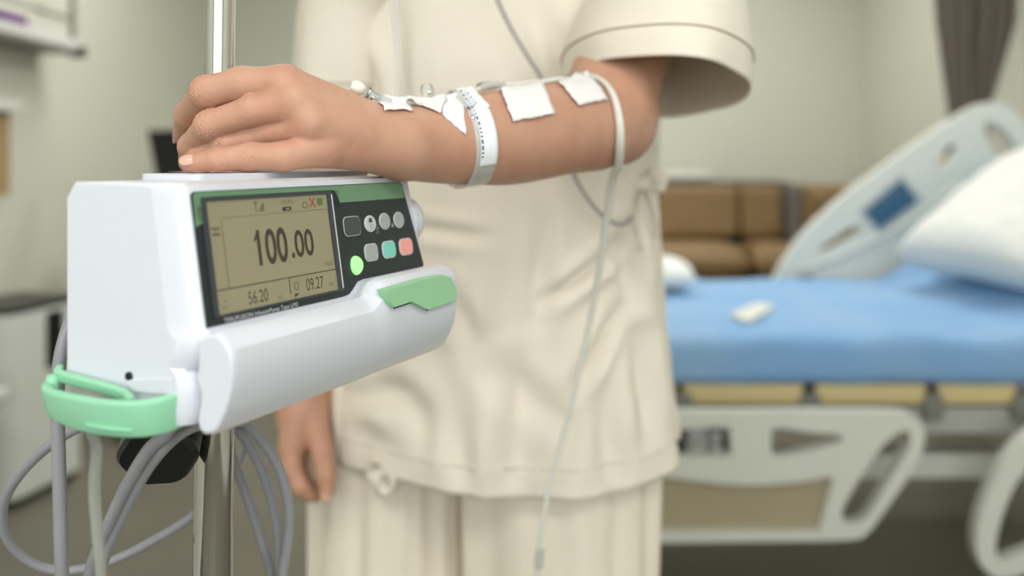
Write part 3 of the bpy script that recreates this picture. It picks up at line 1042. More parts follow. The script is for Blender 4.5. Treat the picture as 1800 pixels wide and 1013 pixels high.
def shirt_pt(th, z, out=0.0):
    a = interp(z, [0.74, 0.80, 0.90, 1.05, 1.2, 1.32, 1.385, 1.43], [0.196, 0.192, 0.184, 0.176, 0.178, 0.182, 0.150, 0.075])
    b = interp(z, [0.74, 0.90, 1.05, 1.2, 1.32, 1.385, 1.43], [0.132, 0.128, 0.122, 0.118, 0.105, 0.085, 0.068])
    c, s = math.cos(th), math.sin(th)
    e = 2 / 2.35
    x = XC + 0.004 + a * math.copysign(abs(c) ** e, c)
    y = 1.042 + b * math.copysign(abs(s) ** e, s)
    low = interp(z, [0.74, 1.0, 1.2, 1.4], [1.0, 0.6, 0.35, 0.1])
    d = 0.0090 * low * noise.noise(Vector((th * 2.2, z * 1.3, 5.0))) + 0.0050 * low * math.sin(9 * th + 3 * noise.noise(Vector((th, z * 3, 1))))
    d += 0.0055 * noise.noise(Vector((x * 20 + z * 5, z * 5, 9.0)))
    d += 0.0022 * noise.noise(Vector((x * 44 - z * 16, z * 9, 3.0)))
    if s < 0.1:
        for A_, B_, w_, dep in CR:
            px, pz = B_.x - A_.x, B_.z - A_.z
            t = max(0, min(1, ((x - A_.x) * px + (z - A_.z) * pz) / (px * px + pz * pz)))
            dd = math.hypot(x - A_.x - t * px, z - A_.z - t * pz)
            fade = math.sin(PI * min(1, max(0, 0.08 + 0.84 * t)))
            d += dep * fade * (-math.exp(-(dd / w_) ** 2) + 0.7 * math.exp(-((dd - 1.8 * w_) / w_) ** 2))
        if z < 1.12:
            d += 0.0028 / (1 + math.exp(-(x + 0.030 + 0.01 * z) / 0.0016)) - 0.0014        # overlapping front panel
    d += out
    nrm = Vector((c / a, s / b, 0)).normalized()
    return Vector((x, y, 0)) + nrm * d + Vector((0, 0, z))


rings = []
NT = 220
zs = list(np.linspace(0.0, 1.0, 118))
for t in zs:
    r = []
    for j in range(NT):
        th = 2 * PI * j / NT
        zh = 0.772 + 0.010 * math.sin(th) + 0.006 * math.sin(2 * th + 0.6) + 0.004 * noise.noise(Vector((th * 1.5, 0, 7)))
        z = zh + (1.43 - zh) * t
        r.append(shirt_pt(th, z, 0.0012 if t < 0.045 else 0.0))
    rings.append(r)
shirt = loft('shirt', rings, M_shirt, person, caps=False, sharp=0)
so = shirt.modifiers.new('t', 'SOLIDIFY')
so.thickness = 0.0016
so.offset = -1
# hem seam
tube('hem_seam', [shirt_pt(2 * PI * j / 120, 0.800 + 0.010 * math.sin(2 * PI * j / 120) + 0.006 * math.sin(4 * PI * j / 120 + 0.6), 0.0008) for j in range(121)], 0.0006, M_stitch, shirt, per=1, seg=5)


def sleeve(name, path, hem, nt=90, ns=40, amp=0.006, seed=0):
    """path: list of (centre, half vector A, half vector B); lofted smoothly"""
    data = spline([tuple(c) + tuple(a) + tuple(b) for c, a, b in path], ns // (len(path) - 1))
    rs = []
    n = len(data)
    for i, dta in enumerate(data):
        c, a, b = Vector(dta[0:3]), Vector(dta[3:6]), Vector(dta[6:9])
        r = []
        for j in range(nt):
            th = 2 * PI * j / nt
            f = 1 + amp * 10 * (i / n) * noise.noise(Vector((math.cos(th) * 1.6 + seed, math.sin(th) * 1.6, i * 0.05))) + 0.25 * amp * math.sin(5 * th + seed) * 10 * (i / n)
            r.append(c + (a * math.cos(th) + b * math.sin(th)) * f)
        rs.append(r)
    o = loft(name, rs, M_shirt, shirt, caps=False, sharp=0)
    m_ = o.modifiers.new('t', 'SOLIDIFY')
    m_.thickness = 0.0018
    k = int(n * hem)
    tube('sleeve_seam', [p + (p - sum(rs[k], Vector()) / nt).normalized() * 0.0008 for p in rs[k] + [rs[k][0]]], 0.0008, M_stitch, o, per=1, seg=5)
    return o


rimc = Vector((0.133, 0.868, 1.162))
sleeve('sleeve', [((0.055, 1.035, 1.345), (0.020, 0.0, 0.082), (0, 0.088, 0)),
                  ((0.138, 0.985, 1.322), (0.064, 0, 0.064), (0, 0.112, -0.006)),
                  ((0.146, 0.930, 1.262), (0.080, -0.005, 0.016), (0, 0.133, -0.016)),
                  (rimc + Vector((0.004, 0.014, 0.035)), (0.088, 0, -0.004), (0, 0.142, -0.018)),
                  (rimc, (0.086, -0.002, -0.008), (0, 0.143, -0.018))], 0.80, amp=0.0045, seed=2)
sleeve('sleeve', [((-0.075, 1.035, 1.345), (-0.020, 0.0, 0.082), (0, 0.088, 0)),
                  ((-0.146, 1.03, 1.318), (-0.066, 0, 0.067), (0, 0.098, 0)),
                  ((-0.176, 1.03, 1.26), (-0.062, 0, 0.018), (0, 0.080, 0)),
                  ((-0.184, 1.03, 1.19), (-0.062, 0, 0.004), (0, 0.080, 0)),
                  ((-0.188, 1.03, 1.125), (-0.062, 0, 0), (0, 0.080, 0))], 0.80, amp=0.006, seed=7)
# side tie: bow loops and tails
tc_ = U(1128, 322, 0.955)


def ribbon(name, pts, w, parent, m=None):
    prof_ = rrect(0, 0, w, 0.0022, 0.0010, 2)
    return loft(name, sweep_rings(spline(pts, 7), lambda i, n: prof_), m or M_shirt, parent, sharp=0)


ribbon('tie_loop', [tc_, U(1098, 300, 0.94), U(1092, 282, 0.935), U(1110, 290, 0.945), tc_], 0.011, shirt)
ribbon('tie_loop', [tc_, U(1148, 300, 0.94), U(1165, 312, 0.94), U(1160, 335, 0.945), U(1140, 330, 0.95), tc_], 0.011, shirt)
ribbon('tie_tail', [tc_, U(1140, 345, 0.94), U(1152, 385, 0.94), U(1155, 415, 0.945)], 0.010, shirt)
ribbon('tie_tail', [tc_, U(1128, 350, 0.935), U(1122, 390, 0.93), U(1130, 440, 0.935)], 0.010, shirt)
lathe('tie_knot', [(0, 0.009), (0.006, 0.007), (0.0085, 0.0), (0.006, -0.007), (0, -0.009)], tc_ - Vector((0, 0.006, 0)), (0.4, 0.1, 1), M_shirt, shirt, seg=14)


def trouser(cx, rt, rb, ph):
    rs = []
    for i in range(70):
        t = i / 69
        z = 0.93 - t * 0.865
        r = rt + (rb - rt) * min(1, t * 1.2)
        row = []
        for j in range(120):
            th = 2 * PI * j / 120
            n1 = noise.noise(Vector((math.cos(th) * 2.2 + ph, math.sin(th) * 2.2, z * 1.2)))
            n2 = noise.noise(Vector((math.cos(th) * 6 + ph, math.sin(th) * 6, z * 3)))
            f = r + 0.012 * n1 + 0.005 * n2 + 0.0045 * math.sin(11 * th + 2.5 * n1 + ph)
            row.append(Vector((cx + f * math.cos(th) * (1.0 if t > 0 else 0.98), 1.043 + 1.02 * f * math.sin(th), z)))
        rs.append(row)
    return rs


tr = loft('trousers', trouser(-0.138, 0.082, 0.086, 1.0), M_pants, person, caps=False, sharp=0)
so = tr.modifiers.new('t', 'SOLIDIFY')
so.thickness = 0.0016
tr2 = loft('trouser_leg', trouser(0.047, 0.118, 0.108, 4.0), M_pants, tr, caps=False, sharp=0)
so = tr2.modifiers.new('t', 'SOLIDIFY')
so.thickness = 0.0016
ks = U(664, 848, 0.945)
ribbon('drawstring', [ks, U(650, 830, 0.94), U(655, 812, 0.935), U(668, 822, 0.94), U(660, 850, 0.94), U(668, 872, 0.945)], 0.010, tr)
ribbon('drawstring', [ks, U(682, 838, 0.94), U(690, 848, 0.935), U(680, 862, 0.94), U(664, 852, 0.942)], 0.010, tr)

# ================================================================== TAPE, CATHETER, WRISTBAND, TUBES


# drip line path: lies on the skin from the hub to the elbow, then hangs free
lp_ = [(672, 176, 0.588), (705, 180, 0.594), (745, 172, 0.604), (790, 164, 0.620), (830, 161, 0.638), (862, 160, 0.652), (905, 153, 0.668), (952, 148, 0.688), (985, 144, 0.702),
       (1030, 137, 0.722), (1058, 147, 0.728), (1076, 172, 0.728), (1085, 215, 0.730), (1083, 270, 0.745), (1075, 320, 0.770), (1060, 430, 0.81), (1040, 550, 0.84), (1003, 720, 0.86),
       (963, 870, 0.868), (946, 985, 0.872), (936, 1100, 0.88), (910, 1300, 0.88)]
sk, sg = cast_arm([p[:2] for p in lp_[6:14]], 0.70)
for k_ in range(6, 14):
    lp_[k_] = lp_[k_][:2] + (float(sk[k_ - 6][1] - 0.003),)
LP = np.array(spline([tuple(U(*p)) for p in lp_], 8))
LR = np.array([float(x[0]) for x in spline([(q,) for q in [0.0018] * 5 + [0.0020] * 5 + [0.0024, 0.0028, 0.0033, 0.0036, 0.0036, 0.0032, 0.0030, 0.0028, 0.0027, 0.0027, 0.0027, 0.0027]], 8)])
KC = 5 * 8                                    # the connector sits at this sample
LCLR = LR + 0.0002 + 0.0017 * np.exp(-((np.arange(len(LP)) - KC) / 5.0) ** 2)
for it_ in range(14):
    n_on, n_push = 12 * 8, 16 * 8
    Q = LP[:n_push]
    d_ = body_d(*Q.T)
    g_ = np.stack([(body_d(*(Q + np.eye(3)[i_] * 1e-4).T) - d_) / 1e-4 for i_ in range(3)], 1)
    g_ /= np.linalg.norm(g_, axis=1)[:, None] + 1e-9
    mv = LCLR[:n_push] - d_
    mv[n_on:] = np.maximum(mv[n_on:], 0)      # on the skin up to the elbow, only kept out of it below
    mv[:6] = np.maximum(mv[:6], 0)
    LP[:n_push] += g_ * mv[:, None] * 0.9
    if it_ < 9:
        LP[1:n_push] += 0.25 * (LP[:n_push - 1] + LP[2:n_push + 1] - 2 * LP[1:n_push])
for k_ in range(0, 13 * 8):
    OVER.append((tuple(LP[k_]), tuple(LP[k_ + 1]), LR[k_], LR[k_ + 1]))
ctan = Vector(LP[KC + 5] - LP[KC - 5])
OVER.append((tuple(Vector(LP[KC]) - ctan.normalized() * 0.011), tuple(Vector(LP[KC]) + ctan.normalized() * 0.009), 0.0034, 0.0030))


def tape(quad, dguess, label, lift=0.0016, back=0.010, nu_=14, nv_=16, cat='tape', seed=0):
    TL_, TR_, BR_, BL_ = [np.array(q, float) for q in quad]
    pix = []
    for j in range(nv_):
        t = j / (nv_ - 1)
        for i in range(nu_):
            s = i / (nu_ - 1)
            p = (TL_ * (1 - s) + TR_ * s) * (1 - t) + (BL_ * (1 - s) + BR_ * s) * t
            if i in (0, nu_ - 1) or j == nv_ - 1:
                p = p + 3.0 * np.array([noise.noise(Vector((s * 7.3, t * 7.3, seed + .5))), noise.noise(Vector((s * 7.3, t * 7.3, seed + 3.5)))])
            pix.append(p)
    P, g = cast_arm(pix, dguess)
    # let the first rows run over the top of the arm, away from the viewer
    rows = P.reshape(nv_, nu_, 3)
    G = g.reshape(nv_, nu_, 3)
    first = rows[0]
    extra = []
    cur, cg = first.copy(), G[0].copy()
    for k in range(3):
        dvec = np.array([0, 1.0, 0])[None, :] - cg * cg[:, 1:2]
        dvec /= np.linalg.norm(dvec, axis=1)[:, None] + 1e-9
        cur, cg = proj_arm(cur + dvec * back / 3)
        extra.append((cur.copy(), cg.copy()))
    allr = [e[0] for e in reversed(extra)] + list(rows)
    allg = [e[1] for e in reversed(extra)] + list(G)
    vs = []
    for j, (r, gg) in enumerate(zip(allr, allg)):
        for i in range(nu_):
            n1 = noise.noise(Vector((r[i][0] * 160, r[i][1] * 160, r[i][2] * 160 + seed)))
            vs.append(Vector(r[i] + gg[i] * (lift + 0.0007 * n1)))
    nr = len(allr)
    fs = [(j * nu_ + i, j * nu_ + i + 1, (j + 1) * nu_ + i + 1, (j + 1) * nu_ + i) for j in range(nr - 1) for i in range(nu_ - 1)]
    o = pydata('medical_tape', vs, fs, M_tape)
    m_ = o.modifiers.new('t', 'SOLIDIFY')
    m_.thickness = 0.00035
    m_.offset = 1
    return tag(o, label, cat, 'tape strips on the arm')


tape([(655, 156), (711, 179), (724, 198), (675, 196)], 0.58, 'short tape strip over the catheter hub behind the knuckles', 0.0016, seed=1)
tape([(712, 174), (783, 171), (774, 202), (738, 187)], 0.60, 'crumpled tape strip between the catheter hub and the wristband', 0.0018, seed=2)
tape([(776, 172), (812, 168), (820, 240), (777, 203)], 0.62, 'tape strip partly tucked under the wristband', 0.0008, seed=3)
tape([(819, 158), (830, 157), (858, 190), (851, 201)], 0.64, 'narrow folded tape strip just past the wristband', 0.0022, seed=4)
tape([(878, 156), (952, 149), (972, 203), (898, 215)], 0.66, 'wide tape patch in the middle of the forearm', 0.0022, seed=5)
tape([(976, 142), (1036, 130), (1066, 176), (1014, 188)], 0.71, 'wide tape patch beside the elbow', 0.0022, back=0.004, seed=6)


def arm_ring(c, axis_, lift, n=64, ph=0.0):
    ax = Vector(axis_).normalized()
    A = (Vector((0, 0, 1)) - ax * ax.z).normalized()
    Bv = ax.cross(A)
    D = np.array([[*(A * math.cos(2 * PI * j / n + ph) + Bv * math.sin(2 * PI * j / n + ph))] for j in range(n)])
    r = np.full(n, 0.06)
    for _ in range(60):
        P = np.array(c)[None, :] + D * r[:, None]
        r = r - body_d(P[:, 0], P[:, 1], P[:, 2]) * 0.8
    return [Vector(np.array(c) + D[j] * (r[j] + lift)) for j in range(n)]


fa = Vector(fore[3][0]) - Vector(fore[1][0])
bax = (fa.normalized() + Vector((0.10, -0.25, 0.03))).normalized()
bc = U(819, 246, 0.636)
wb = thing('wristband', 'clear hospital wristband with a white printed label around the wrist', 'wristband', tuple(bc))


NB = 144
bA = (Vector((0, 0, 1)) - bax * bax.z).normalized()
bB = bax.cross(bA)
BD = [bA * math.cos(2 * PI * j / NB) + bB * math.sin(2 * PI * j / NB) for j in range(NB)]
RRs = []
for i in range(7):
    c_ = bc + bax * (-0.0085 + 0.017 * i / 6)
    RRs.append([(p - c_).length for p in arm_ring(c_, bax, 0.0, NB)])
RR = np.array(RRs).max(0)
for _ in range(12):                           # taut: no hollows narrower than the band can follow
    RR = np.maximum(RR, 0.5 * (np.roll(RR, 1) + np.roll(RR, -1)))


def band_mesh(name, w0, w1, lift, j0, j1, m, thick=0.0004, parent=wb):
    k = 7
    full = (j1 - j0) >= NB
    rng = [(j % NB) for j in range(j0, j1 + (0 if full else 1))]
    vs = [bc + bax * (w0 + (w1 - w0) * i / (k - 1)) + BD[j] * (RR[j] + lift) for j in rng for i in range(k)]
    nr = len(rng)
    fs = []
    for a in range(nr if full else nr - 1):
        for i in range(k - 1):
            b = (a + 1) % nr
            fs.append((a * k + i, a * k + i + 1, b * k + i + 1, b * k + i))
    o = pydata(name, vs, fs, m, parent)
    s_ = o.modifiers.new('t', 'SOLIDIFY')
    s_.thickness = thick
    s_.offset = 1
    return o


band_mesh('band', -0.0085, 0.0085, 0.0004, 0, NB, mat('clear band vinyl', (232, 230, 222), 0.15, alpha=0.45, coat=0.5))
lbl = band_mesh('label_strip', -0.0050, 0.0078, 0.0009, -4, 50, M_band_w)
random.seed(11)
vs, fs = [], []
for row, wofs in enumerate((-0.0038, -0.0016, 0.0006)):
    j = 4
    while j < 46:
        ln = random.randint(1, 2)
        if row == 0 or j < 17:
            for jj in range(j, j + ln):
                a, b = [bc + bax * wofs + BD[q] * (RR[q] + 0.0016) for q in (jj, jj + 1)]
                b = a + (b - a) * 0.85
                h = 0.0008 if row == 0 else 0.0005
                o0 = len(vs)
                vs += [a - bax * h, a + bax * h, b + bax * h, b - bax * h]
                fs.append((o0, o0 + 1, o0 + 2, o0 + 3))
        j += ln + 1
pr = pydata('printed_marks', vs, fs, M_ink, lbl, smooth=False)
pr['kind'] = 'stuff'
for j in (18, 24):
    lathe('snap', [(0, 0.0010), (0.0014, 0.0007), (0.0017, 0.0), (0, 0.0)], bc - bax * 0.0064 + BD[j] * (RR[j] + 0.0008), BD[j], M_steel, wb, seg=12)

# catheter: white cap, clear hub, wings
cat_ = thing('iv_catheter', 'small clear catheter hub with a white cap taped to the wrist', 'catheter', tuple(U(627, 170, 0.583)))
ca, cb = U(620, 151, 0.580), U(668, 172, 0.585)
ad = (cb - ca).normalized()
lathe('cap', [(0, -0.0042), (0.0028, -0.0038), (0.0044, -0.0015), (0.0045, 0.0012), (0.0036, 0.0040), (0.0026, 0.0050), (0, 0.0050)], U(627, 154, 0.580), ad, mat('ivory cap', (236, 232, 214), 0.4), cat_, seg=20)
lathe('hub', [(0, 0), (0.0024, 0), (0.0036, 0.0015), (0.0036, 0.0060), (0.0026, 0.0075), (0.0026, 0.018), (0, 0.018)], U(640, 160, 0.581), ad, M_clear, cat_, seg=20)
lathe('ring', [(0.0030, 0), (0.0042, 0.0004), (0.0042, 0.0016), (0.0030, 0.002)], U(645, 163, 0.5815), ad, M_steel2, cat_, seg=20)
kp_ = int(np.argmin(np.abs(900 + F * LP[:8 * 8, 0] / LP[:8 * 8, 1] - 757)))
pdir = Vector((-0.25, 0.0, 1)).normalized()
pcn = Vector(LP[kp_]) + pdir * 0.0072
sp = thing('side_port', 'clear round injection port beside the wristband', 'port', tuple(LP[kp_]))
lathe('bulb', [(0, 0.0062), (0.0028, 0.0055), (0.0043, 0.0030), (0.0046, 0.0), (0.0040, -0.0030), (0.0024, -0.0040), (0.0024, -0.0064), (0, -0.0064)], pcn, pdir, M_clear, sp, seg=20)
lathe('bead', [(0, 0.0014), (0.0011, 0.0009), (0.0014, 0), (0.0011, -0.0009), (0, -0.0014)], pcn + Vector((0.0017, -0.0042, -0.0010)), (0, -1, 0), M_steel, sp, seg=10)

# drip line: over the forearm, under the tapes, then hanging down in front of the shirt
line = thing('drip_line', 'clear drip tube taped along the forearm and hanging down from the elbow', 'tube', tuple(U(1085, 215, 0.730)))
tube('tube', [tuple(p) for p in LP], 0.002, M_tube, line, per=1, seg=12, rs=[float(r) for r in LR])
lathe('connector', [(0, -0.012), (0.0030, -0.012), (0.0034, -0.010), (0.0034, 0.004), (0.0024, 0.010), (0.0022, 0.014), (0, 0.014)], Vector(LP[KC]), ctan, M_clear, line, seg=18)
lathe('joint', [(0, -0.008), (0.0040, -0.008), (0.0044, 0), (0.0040, 0.010), (0, 0.010)], U(948, 985, 0.870), (0.1, 0, 1), M_clear, line, seg=18)
# two lines running over the shirt
tag(tube('thin_tube', [Vector((-0.088, 0.990, 1.405)), U(672, -220, 0.91), U(686, -120, 0.868), U(690, -20, 0.865), U(696, 50, 0.868), U(703, 105, 0.87), U(702, 165, 0.872), U(700, 260, 0.876), U(702, 330, 0.895), U(703, 380, 0.935), U(704, 400, 0.955)], 0.0026, M_tube),
    'pale thin tube hanging straight down the shirt front behind the wrist', 'tube')
tag(tube('thin_tube', [Vector((-0.060, 0.968, 1.425)), U(815, -230, 0.905), U(842, -120, 0.872), U(868, -20, 0.872), U(893, 40, 0.876), U(925, 95, 0.878), U(958, 150, 0.880), U(985, 230, 0.882), U(1006, 300, 0.884), U(1030, 345, 0.885),
                       U(1062, 382, 0.887), U(1088, 395, 0.897), U(1104, 390, 0.918), U(1110, 380, 0.950)], 0.0021, M_greytube),
    'grey thin tube crossing the shirt diagonally and looping to the side tie', 'tube')

# ================================================================== CABLES UNDER THE PUMP
tag(tube('power_cord', [L(0.055, -0.076, -0.030), U(146, 530, 0.520), U(122, 572, 0.505), U(106, 630, 0.495), U(101, 700, 0.492), U(103, 800, 0.490), U(106, 900, 0.490), U(109, 1013, 0.492), U(118, 1200, 0.51),
                        U(160, 1500, 0.56)], 0.0036, M_cord), 'grey power cord hanging straight down beside the green tube clip', 'cable')
tag(tube('signal_cord', [L(0.06, -0.074, -0.085), U(230, 718, 0.560), U(165, 740, 0.560), U(95, 778, 0.565), U(35, 835, 0.575), U(6, 890, 0.585), U(14, 950, 0.595), U(60, 992, 0.605), U(120, 1004, 0.61), U(200, 985, 0.615),
                         U(280, 945, 0.62), U(345, 903, 0.625), U(400, 850, 0.636), U(424, 800, 0.642), U(434, 740, 0.645), U(455, 660, 0.642), U(480, 590, 0.630), L(0.15, -0.077, -0.085)], 0.0031, M_cord),
    'grey signal cord making a wide round loop behind the drip tube', 'cable')
tag(tube('coiled_cord', [L(0.040, -0.050, -0.100), U(300, 752, 0.478), U(262, 790, 0.480), U(225, 850, 0.484), U(190, 925, 0.49), U(160, 1000, 0.50), U(150, 1080, 0.51), U(210, 1230, 0.555), U(300, 1275, 0.605), U(400, 1260, 0.618), U(478, 1100, 0.615),
                         U(500, 990, 0.612), U(509, 905, 0.608), U(492, 828, 0.604), U(460, 775, 0.60), U(430, 745, 0.590), U(412, 742, 0.571), U(375, 743, 0.556), U(338, 752, 0.528), U(298, 778, 0.492), U(254, 832, 0.488), U(213, 912, 0.492),
                         U(180, 990, 0.50), U(166, 1080, 0.52), U(225, 1195, 0.57), U(310, 1235, 0.618), U(400, 1222, 0.632), U(480, 1080, 0.628), U(492, 985, 0.622), U(480, 890, 0.618), U(455, 815, 0.612), U(422, 760, 0.610),
                         U(395, 740, 0.614), U(405, 790, 0.616), U(436, 880, 0.618), U(462, 960, 0.622), U(478, 1020, 0.63), U(490, 1200, 0.64)], 0.0033, M_cord, per=7),
    'grey cord coiled in overlapping strands around the pole', 'cable')
tag(tube('infusion_tube', [L(-0.0268, -0.045, -0.0990), L(-0.0262, -0.046, -0.110), U(170, 790, 0.442), U(166, 860, 0.444), U(171, 940, 0.446), U(178, 1013, 0.448), U(190, 1200, 0.46), U(220, 1500, 0.5)], 0.0027, M_tube2),
    'frosted infusion tube hanging from the green tube clip', 'tube')

# ================================================================== HOSPITAL BED
bed = thing('hospital_bed', 'hospital bed with blue mattress, raised head end and pale side rails', 'bed', (1.1, 2.6, 0))
Y0, Y1, ZM = 2.10, 3.12, 0.685
HX, ANG = 1.27, math.radians(37)
ca_, sa_ = math.cos(ANG), math.sin(ANG)


def mat_line(s, off):
    """point along the mattress top line (x,z) at arc length s from the foot, offset below the top"""
    x0 = 0.02
    flat = HX - x0
    R_ = 0.22
    arc = R_ * ANG
    s0 = flat - R_ * math.tan(ANG / 2)
    if s < s0:
        return x0 + s, ZM - off, 0.0
    if s < s0 + arc:
        a = (s - s0) / R_
        return x0 + s0 + (R_ + off) * math.sin(a), ZM + R_ - (R_ + off) * math.cos(a), a
    e = s - s0 - arc
    x_, z_ = x0 + s0 + R_ * math.sin(ANG), ZM + R_ - R_ * ca_
    return x_ + e * ca_ + off * sa_, z_ + e * sa_ - off * ca_, ANG


def mattress_rings(s0, s1, ns, t, inset=0.0, wr=0.010):
    rs = []
    nb = 5
    for i in range(ns):
        s = s0 + (s1 - s0) * i / (ns - 1)
        e = min(1, min(i, ns - 1 - i) / 3)
        sh = 0.03 * (1 - math.sqrt(1 - (1 - e) ** 2))
        ring = []
        for (yy, off, flat) in [(y, 0, 1) for y in np.linspace(Y0 + 0.03, Y1 - 0.03, 34)] + [(Y1 - 0.010, 0.008, 0.5), (Y1, 0.03, 0)] + [(Y1, t * 0.5, 0), (Y1, t - 0.02, 0), (Y1 - 0.015, t, 0)] + \
                [(Y0 + 0.015, t, 0), (Y0 + 0.004, t - 0.02, 0), (Y0, t * 0.7, 0), (Y0, t * 0.45, 0), (Y0, 0.03, 0), (Y0 + 0.010, 0.008, 0.5)]:
            x_, z_, a = mat_line(s, off + sh if off < t * 0.5 else off - sh)
            w = wr * noise.noise(Vector((s * 5, yy * 7, 3))) + 0.5 * wr * noise.noise(Vector((s * 14 + yy * 6, yy * 10, 8)))
            if flat >= 0.5:
                ring.append(Vector((x_ - math.sin(a) * w, yy, z_ + math.cos(a) * w)))
            else:
                ring.append(Vector((x_, yy + (w * 0.8 if yy < 2.5 else 0), z_)))
        rs.append(ring)
    return rs


loft('mattress', mattress_rings(0.0, 2.03, 90, 0.115), M_sheet, bed, sharp=0)
# tan platform sections under the mattress with gaps between
for a, b in ((0.03, 0.38), (0.40, 0.675), (0.705, 0.96), (0.99, 1.17)):
    box('platform_section', (a, Y0 + 0.01, ZM - 0.160), (b, Y1 - 0.01, ZM - 0.1155), M_slat, bed, bevel=0.004)
pv = [mat_line(s, o) for s in (1.24, 2.0) for o in (0.122, 0.155)]
pl_ = [Vector((p[0], y, p[1])) for y in (Y0 + 0.02, Y1 - 0.02) for p in pv]
pydata('back_platform', pl_, [(0, 1, 3, 2), (4, 6, 7, 5), (0, 4, 5, 1), (2, 3, 7, 6), (0, 2, 6, 4), (1, 5, 7, 3)], M_slat, bed, smooth=False)
for x_ in (0.395, 0.69, 0.975, 1.18):
    box('hinge_bracket', (x_ - 0.022, Y0 + 0.0, ZM - 0.195), (x_ + 0.022, Y0 + 0.05, ZM - 0.135), M_rack, bed, bevel=0.004)
for y_ in (Y0 + 0.02, Y1 - 0.07):
    plate('frame_rail', [rrect(1.08, 0.485, 2.12, 0.060, 0.012)], lambda a, b, c, y_=y_: (a, y_ + c, b), 0.05, M_bedmetal, bed, bevel=0.006)
    plate('lower_rail', [rrect(1.08, 0.345, 1.90, 0.060, 0.012)], lambda a, b, c, y_=y_: (a, y_ + 0.10 + c if y_ < 2.5 else y_ - 0.10 + c, b), 0.05, M_bedpl, bed, bevel=0.006)
for x_ in (0.10, 1.05, 2.02):
    box('cross_bar', (x_ - 0.025, Y0 + 0.06, 0.46), (x_ + 0.025, Y1 - 0.06, 0.51), M_bedmetal, bed, bevel=0.004)
    for y_ in (Y0 + 0.145, Y1 - 0.145):
        if x_ != 1.05:
            box('frame_post', (x_ - 0.03, y_ - 0.025, 0.13), (x_ + 0.03, y_ + 0.025, 0.47), M_bedmetal, bed, bevel=0.005)
            lathe('caster', [(0, -0.02), (0.052, -0.02), (0.062, -0.012), (0.062, 0.012), (0.052, 0.02), (0, 0.02)], (x_ + 0.03, y_, 0.0625), (0.2, 1, 0), M_blackpl, bed, seg=24)
box('foot_board', (-0.05, Y0 + 0.02, 0.36), (-0.015, Y1 - 0.02, 0.86), M_bedpl, bed, bevel=0.015)
box('head_board', (2.10, Y0 + 0.02, 0.36), (2.14, Y1 - 0.02, 1.05), M_bedpl, bed, bevel=0.015)
box('under_bed_motor', (0.35, Y0 + 0.35, 0.30), (0.62, Y0 + 0.55, 0.45), M_rack, bed, bevel=0.01)


def pixY(px, py, y):
    p = U(px, py, y)
    return (p.x, p.z)


def smooth_loop(pts, per=5):
    P = [np.array(p, float) for p in pts]
    n = len(P)
    out = []
    for i in range(n):
        a, b, c, d = P[i - 1], P[i], P[(i + 1) % n], P[(i + 2) % n]
        for s in range(per):
            t = s / per
            out.append(tuple(0.5 * (2 * b + (c - a) * t + (2 * a - 5 * b + 4 * c - d) * t * t + (3 * b - a - 3 * c + d) * t ** 3)))
    return out


def loopY(px, y, per=4):
    return smooth_loop([pixY(x, z, y) for x, z in px], per)


YR = 2.04
out_px = [(1040, 722), (1200, 720), (1400, 719), (1560, 720), (1600, 728), (1618, 755), (1610, 800), (1575, 855), (1540, 905), (1520, 930), (1490, 943), (1350, 946), (1150, 948), (1060, 946), (1030, 920), (1010, 830), (1012, 760), (1020, 732)]
h1 = [(1100, 757), (1180, 752), (1272, 747), (1280, 770), (1275, 797), (1180, 798), (1100, 795)]
h2 = [(1358, 748), (1420, 756), (1468, 760), (1475, 768), (1462, 776), (1410, 790), (1358, 797), (1352, 772)]
h3 = [(1586, 753), (1594, 764), (1588, 788), (1556, 840), (1522, 898), (1505, 912), (1484, 914), (1474, 903), (1480, 880), (1508, 832), (1545, 780), (1570, 758)]
h4 = [(1060, 828), (1150, 832), (1300, 848), (1400, 842), (1452, 834), (1458, 842), (1446, 885), (1436, 922), (1425, 928), (1300, 928), (1150, 929), (1070, 927), (1056, 880)]
rail = plate('near_side_rail', [loopY(out_px, YR)] + [list(reversed(loopY(h, YR, 4))) for h in (h1, h2, h3, h4)], lambda a, b, c: (a, YR - 0.02 + c, b), 0.035, M_bedpl, bed, bevel=0.010)
h4b = [(1055, 822), (1150, 826), (1300, 842), (1400, 836), (1458, 828), (1464, 840), (1450, 890), (1440, 928), (1425, 934), (1300, 934), (1150, 935), (1065, 933), (1050, 880)]
plate('rail_insert', [loopY(h4b, YR)], lambda a, b, c: (a, YR + 0.001 + c, b), 0.008, M_bedtan, rail)
for x_ in (0.42, 0.78):
    box('rail_arm', (x_ - 0.02, YR + 0.013, 0.40), (x_ + 0.02, YR + 0.085, 0.50), M_bedmetal, rail, bevel=0.004)
box('rail_lock', (0.445, YR + 0.012, 0.425), (0.475, YR + 0.05, 0.475), M_steel2, rail, bevel=0.004)
box('rail_lock', (0.395, YR + 0.012, 0.425), (0.425, YR + 0.05, 0.475), M_steel2, rail, bevel=0.004)
o2 = [(1860, 735), (1800, 760), (1755, 810), (1722, 880), (1708, 940), (1716, 985), (1745, 1010), (1785, 1005), (1850, 975), (1960, 930), (2080, 930), (2120, 900), (2120, 780), (2080, 740), (1960, 730)]
i2 = [(1800, 815), (1770, 860), (1748, 920), (1742, 965), (1754, 980), (1782, 968), (1815, 952), (1818, 900), (1810, 850)]
i3 = [(1850, 780), (1845, 850), (1850, 930), (1960, 890), (2060, 880), (2075, 800), (2030, 775), (1940, 770)]
rail2 = plate('head_side_rail', [loopY(o2, YR)] + [list(reversed(loopY(h, YR, 4))) for h in (i2, i3)], lambda a, b, c: (a, YR - 0.02 + c, b), 0.035, M_bedpl, bed, bevel=0.010)
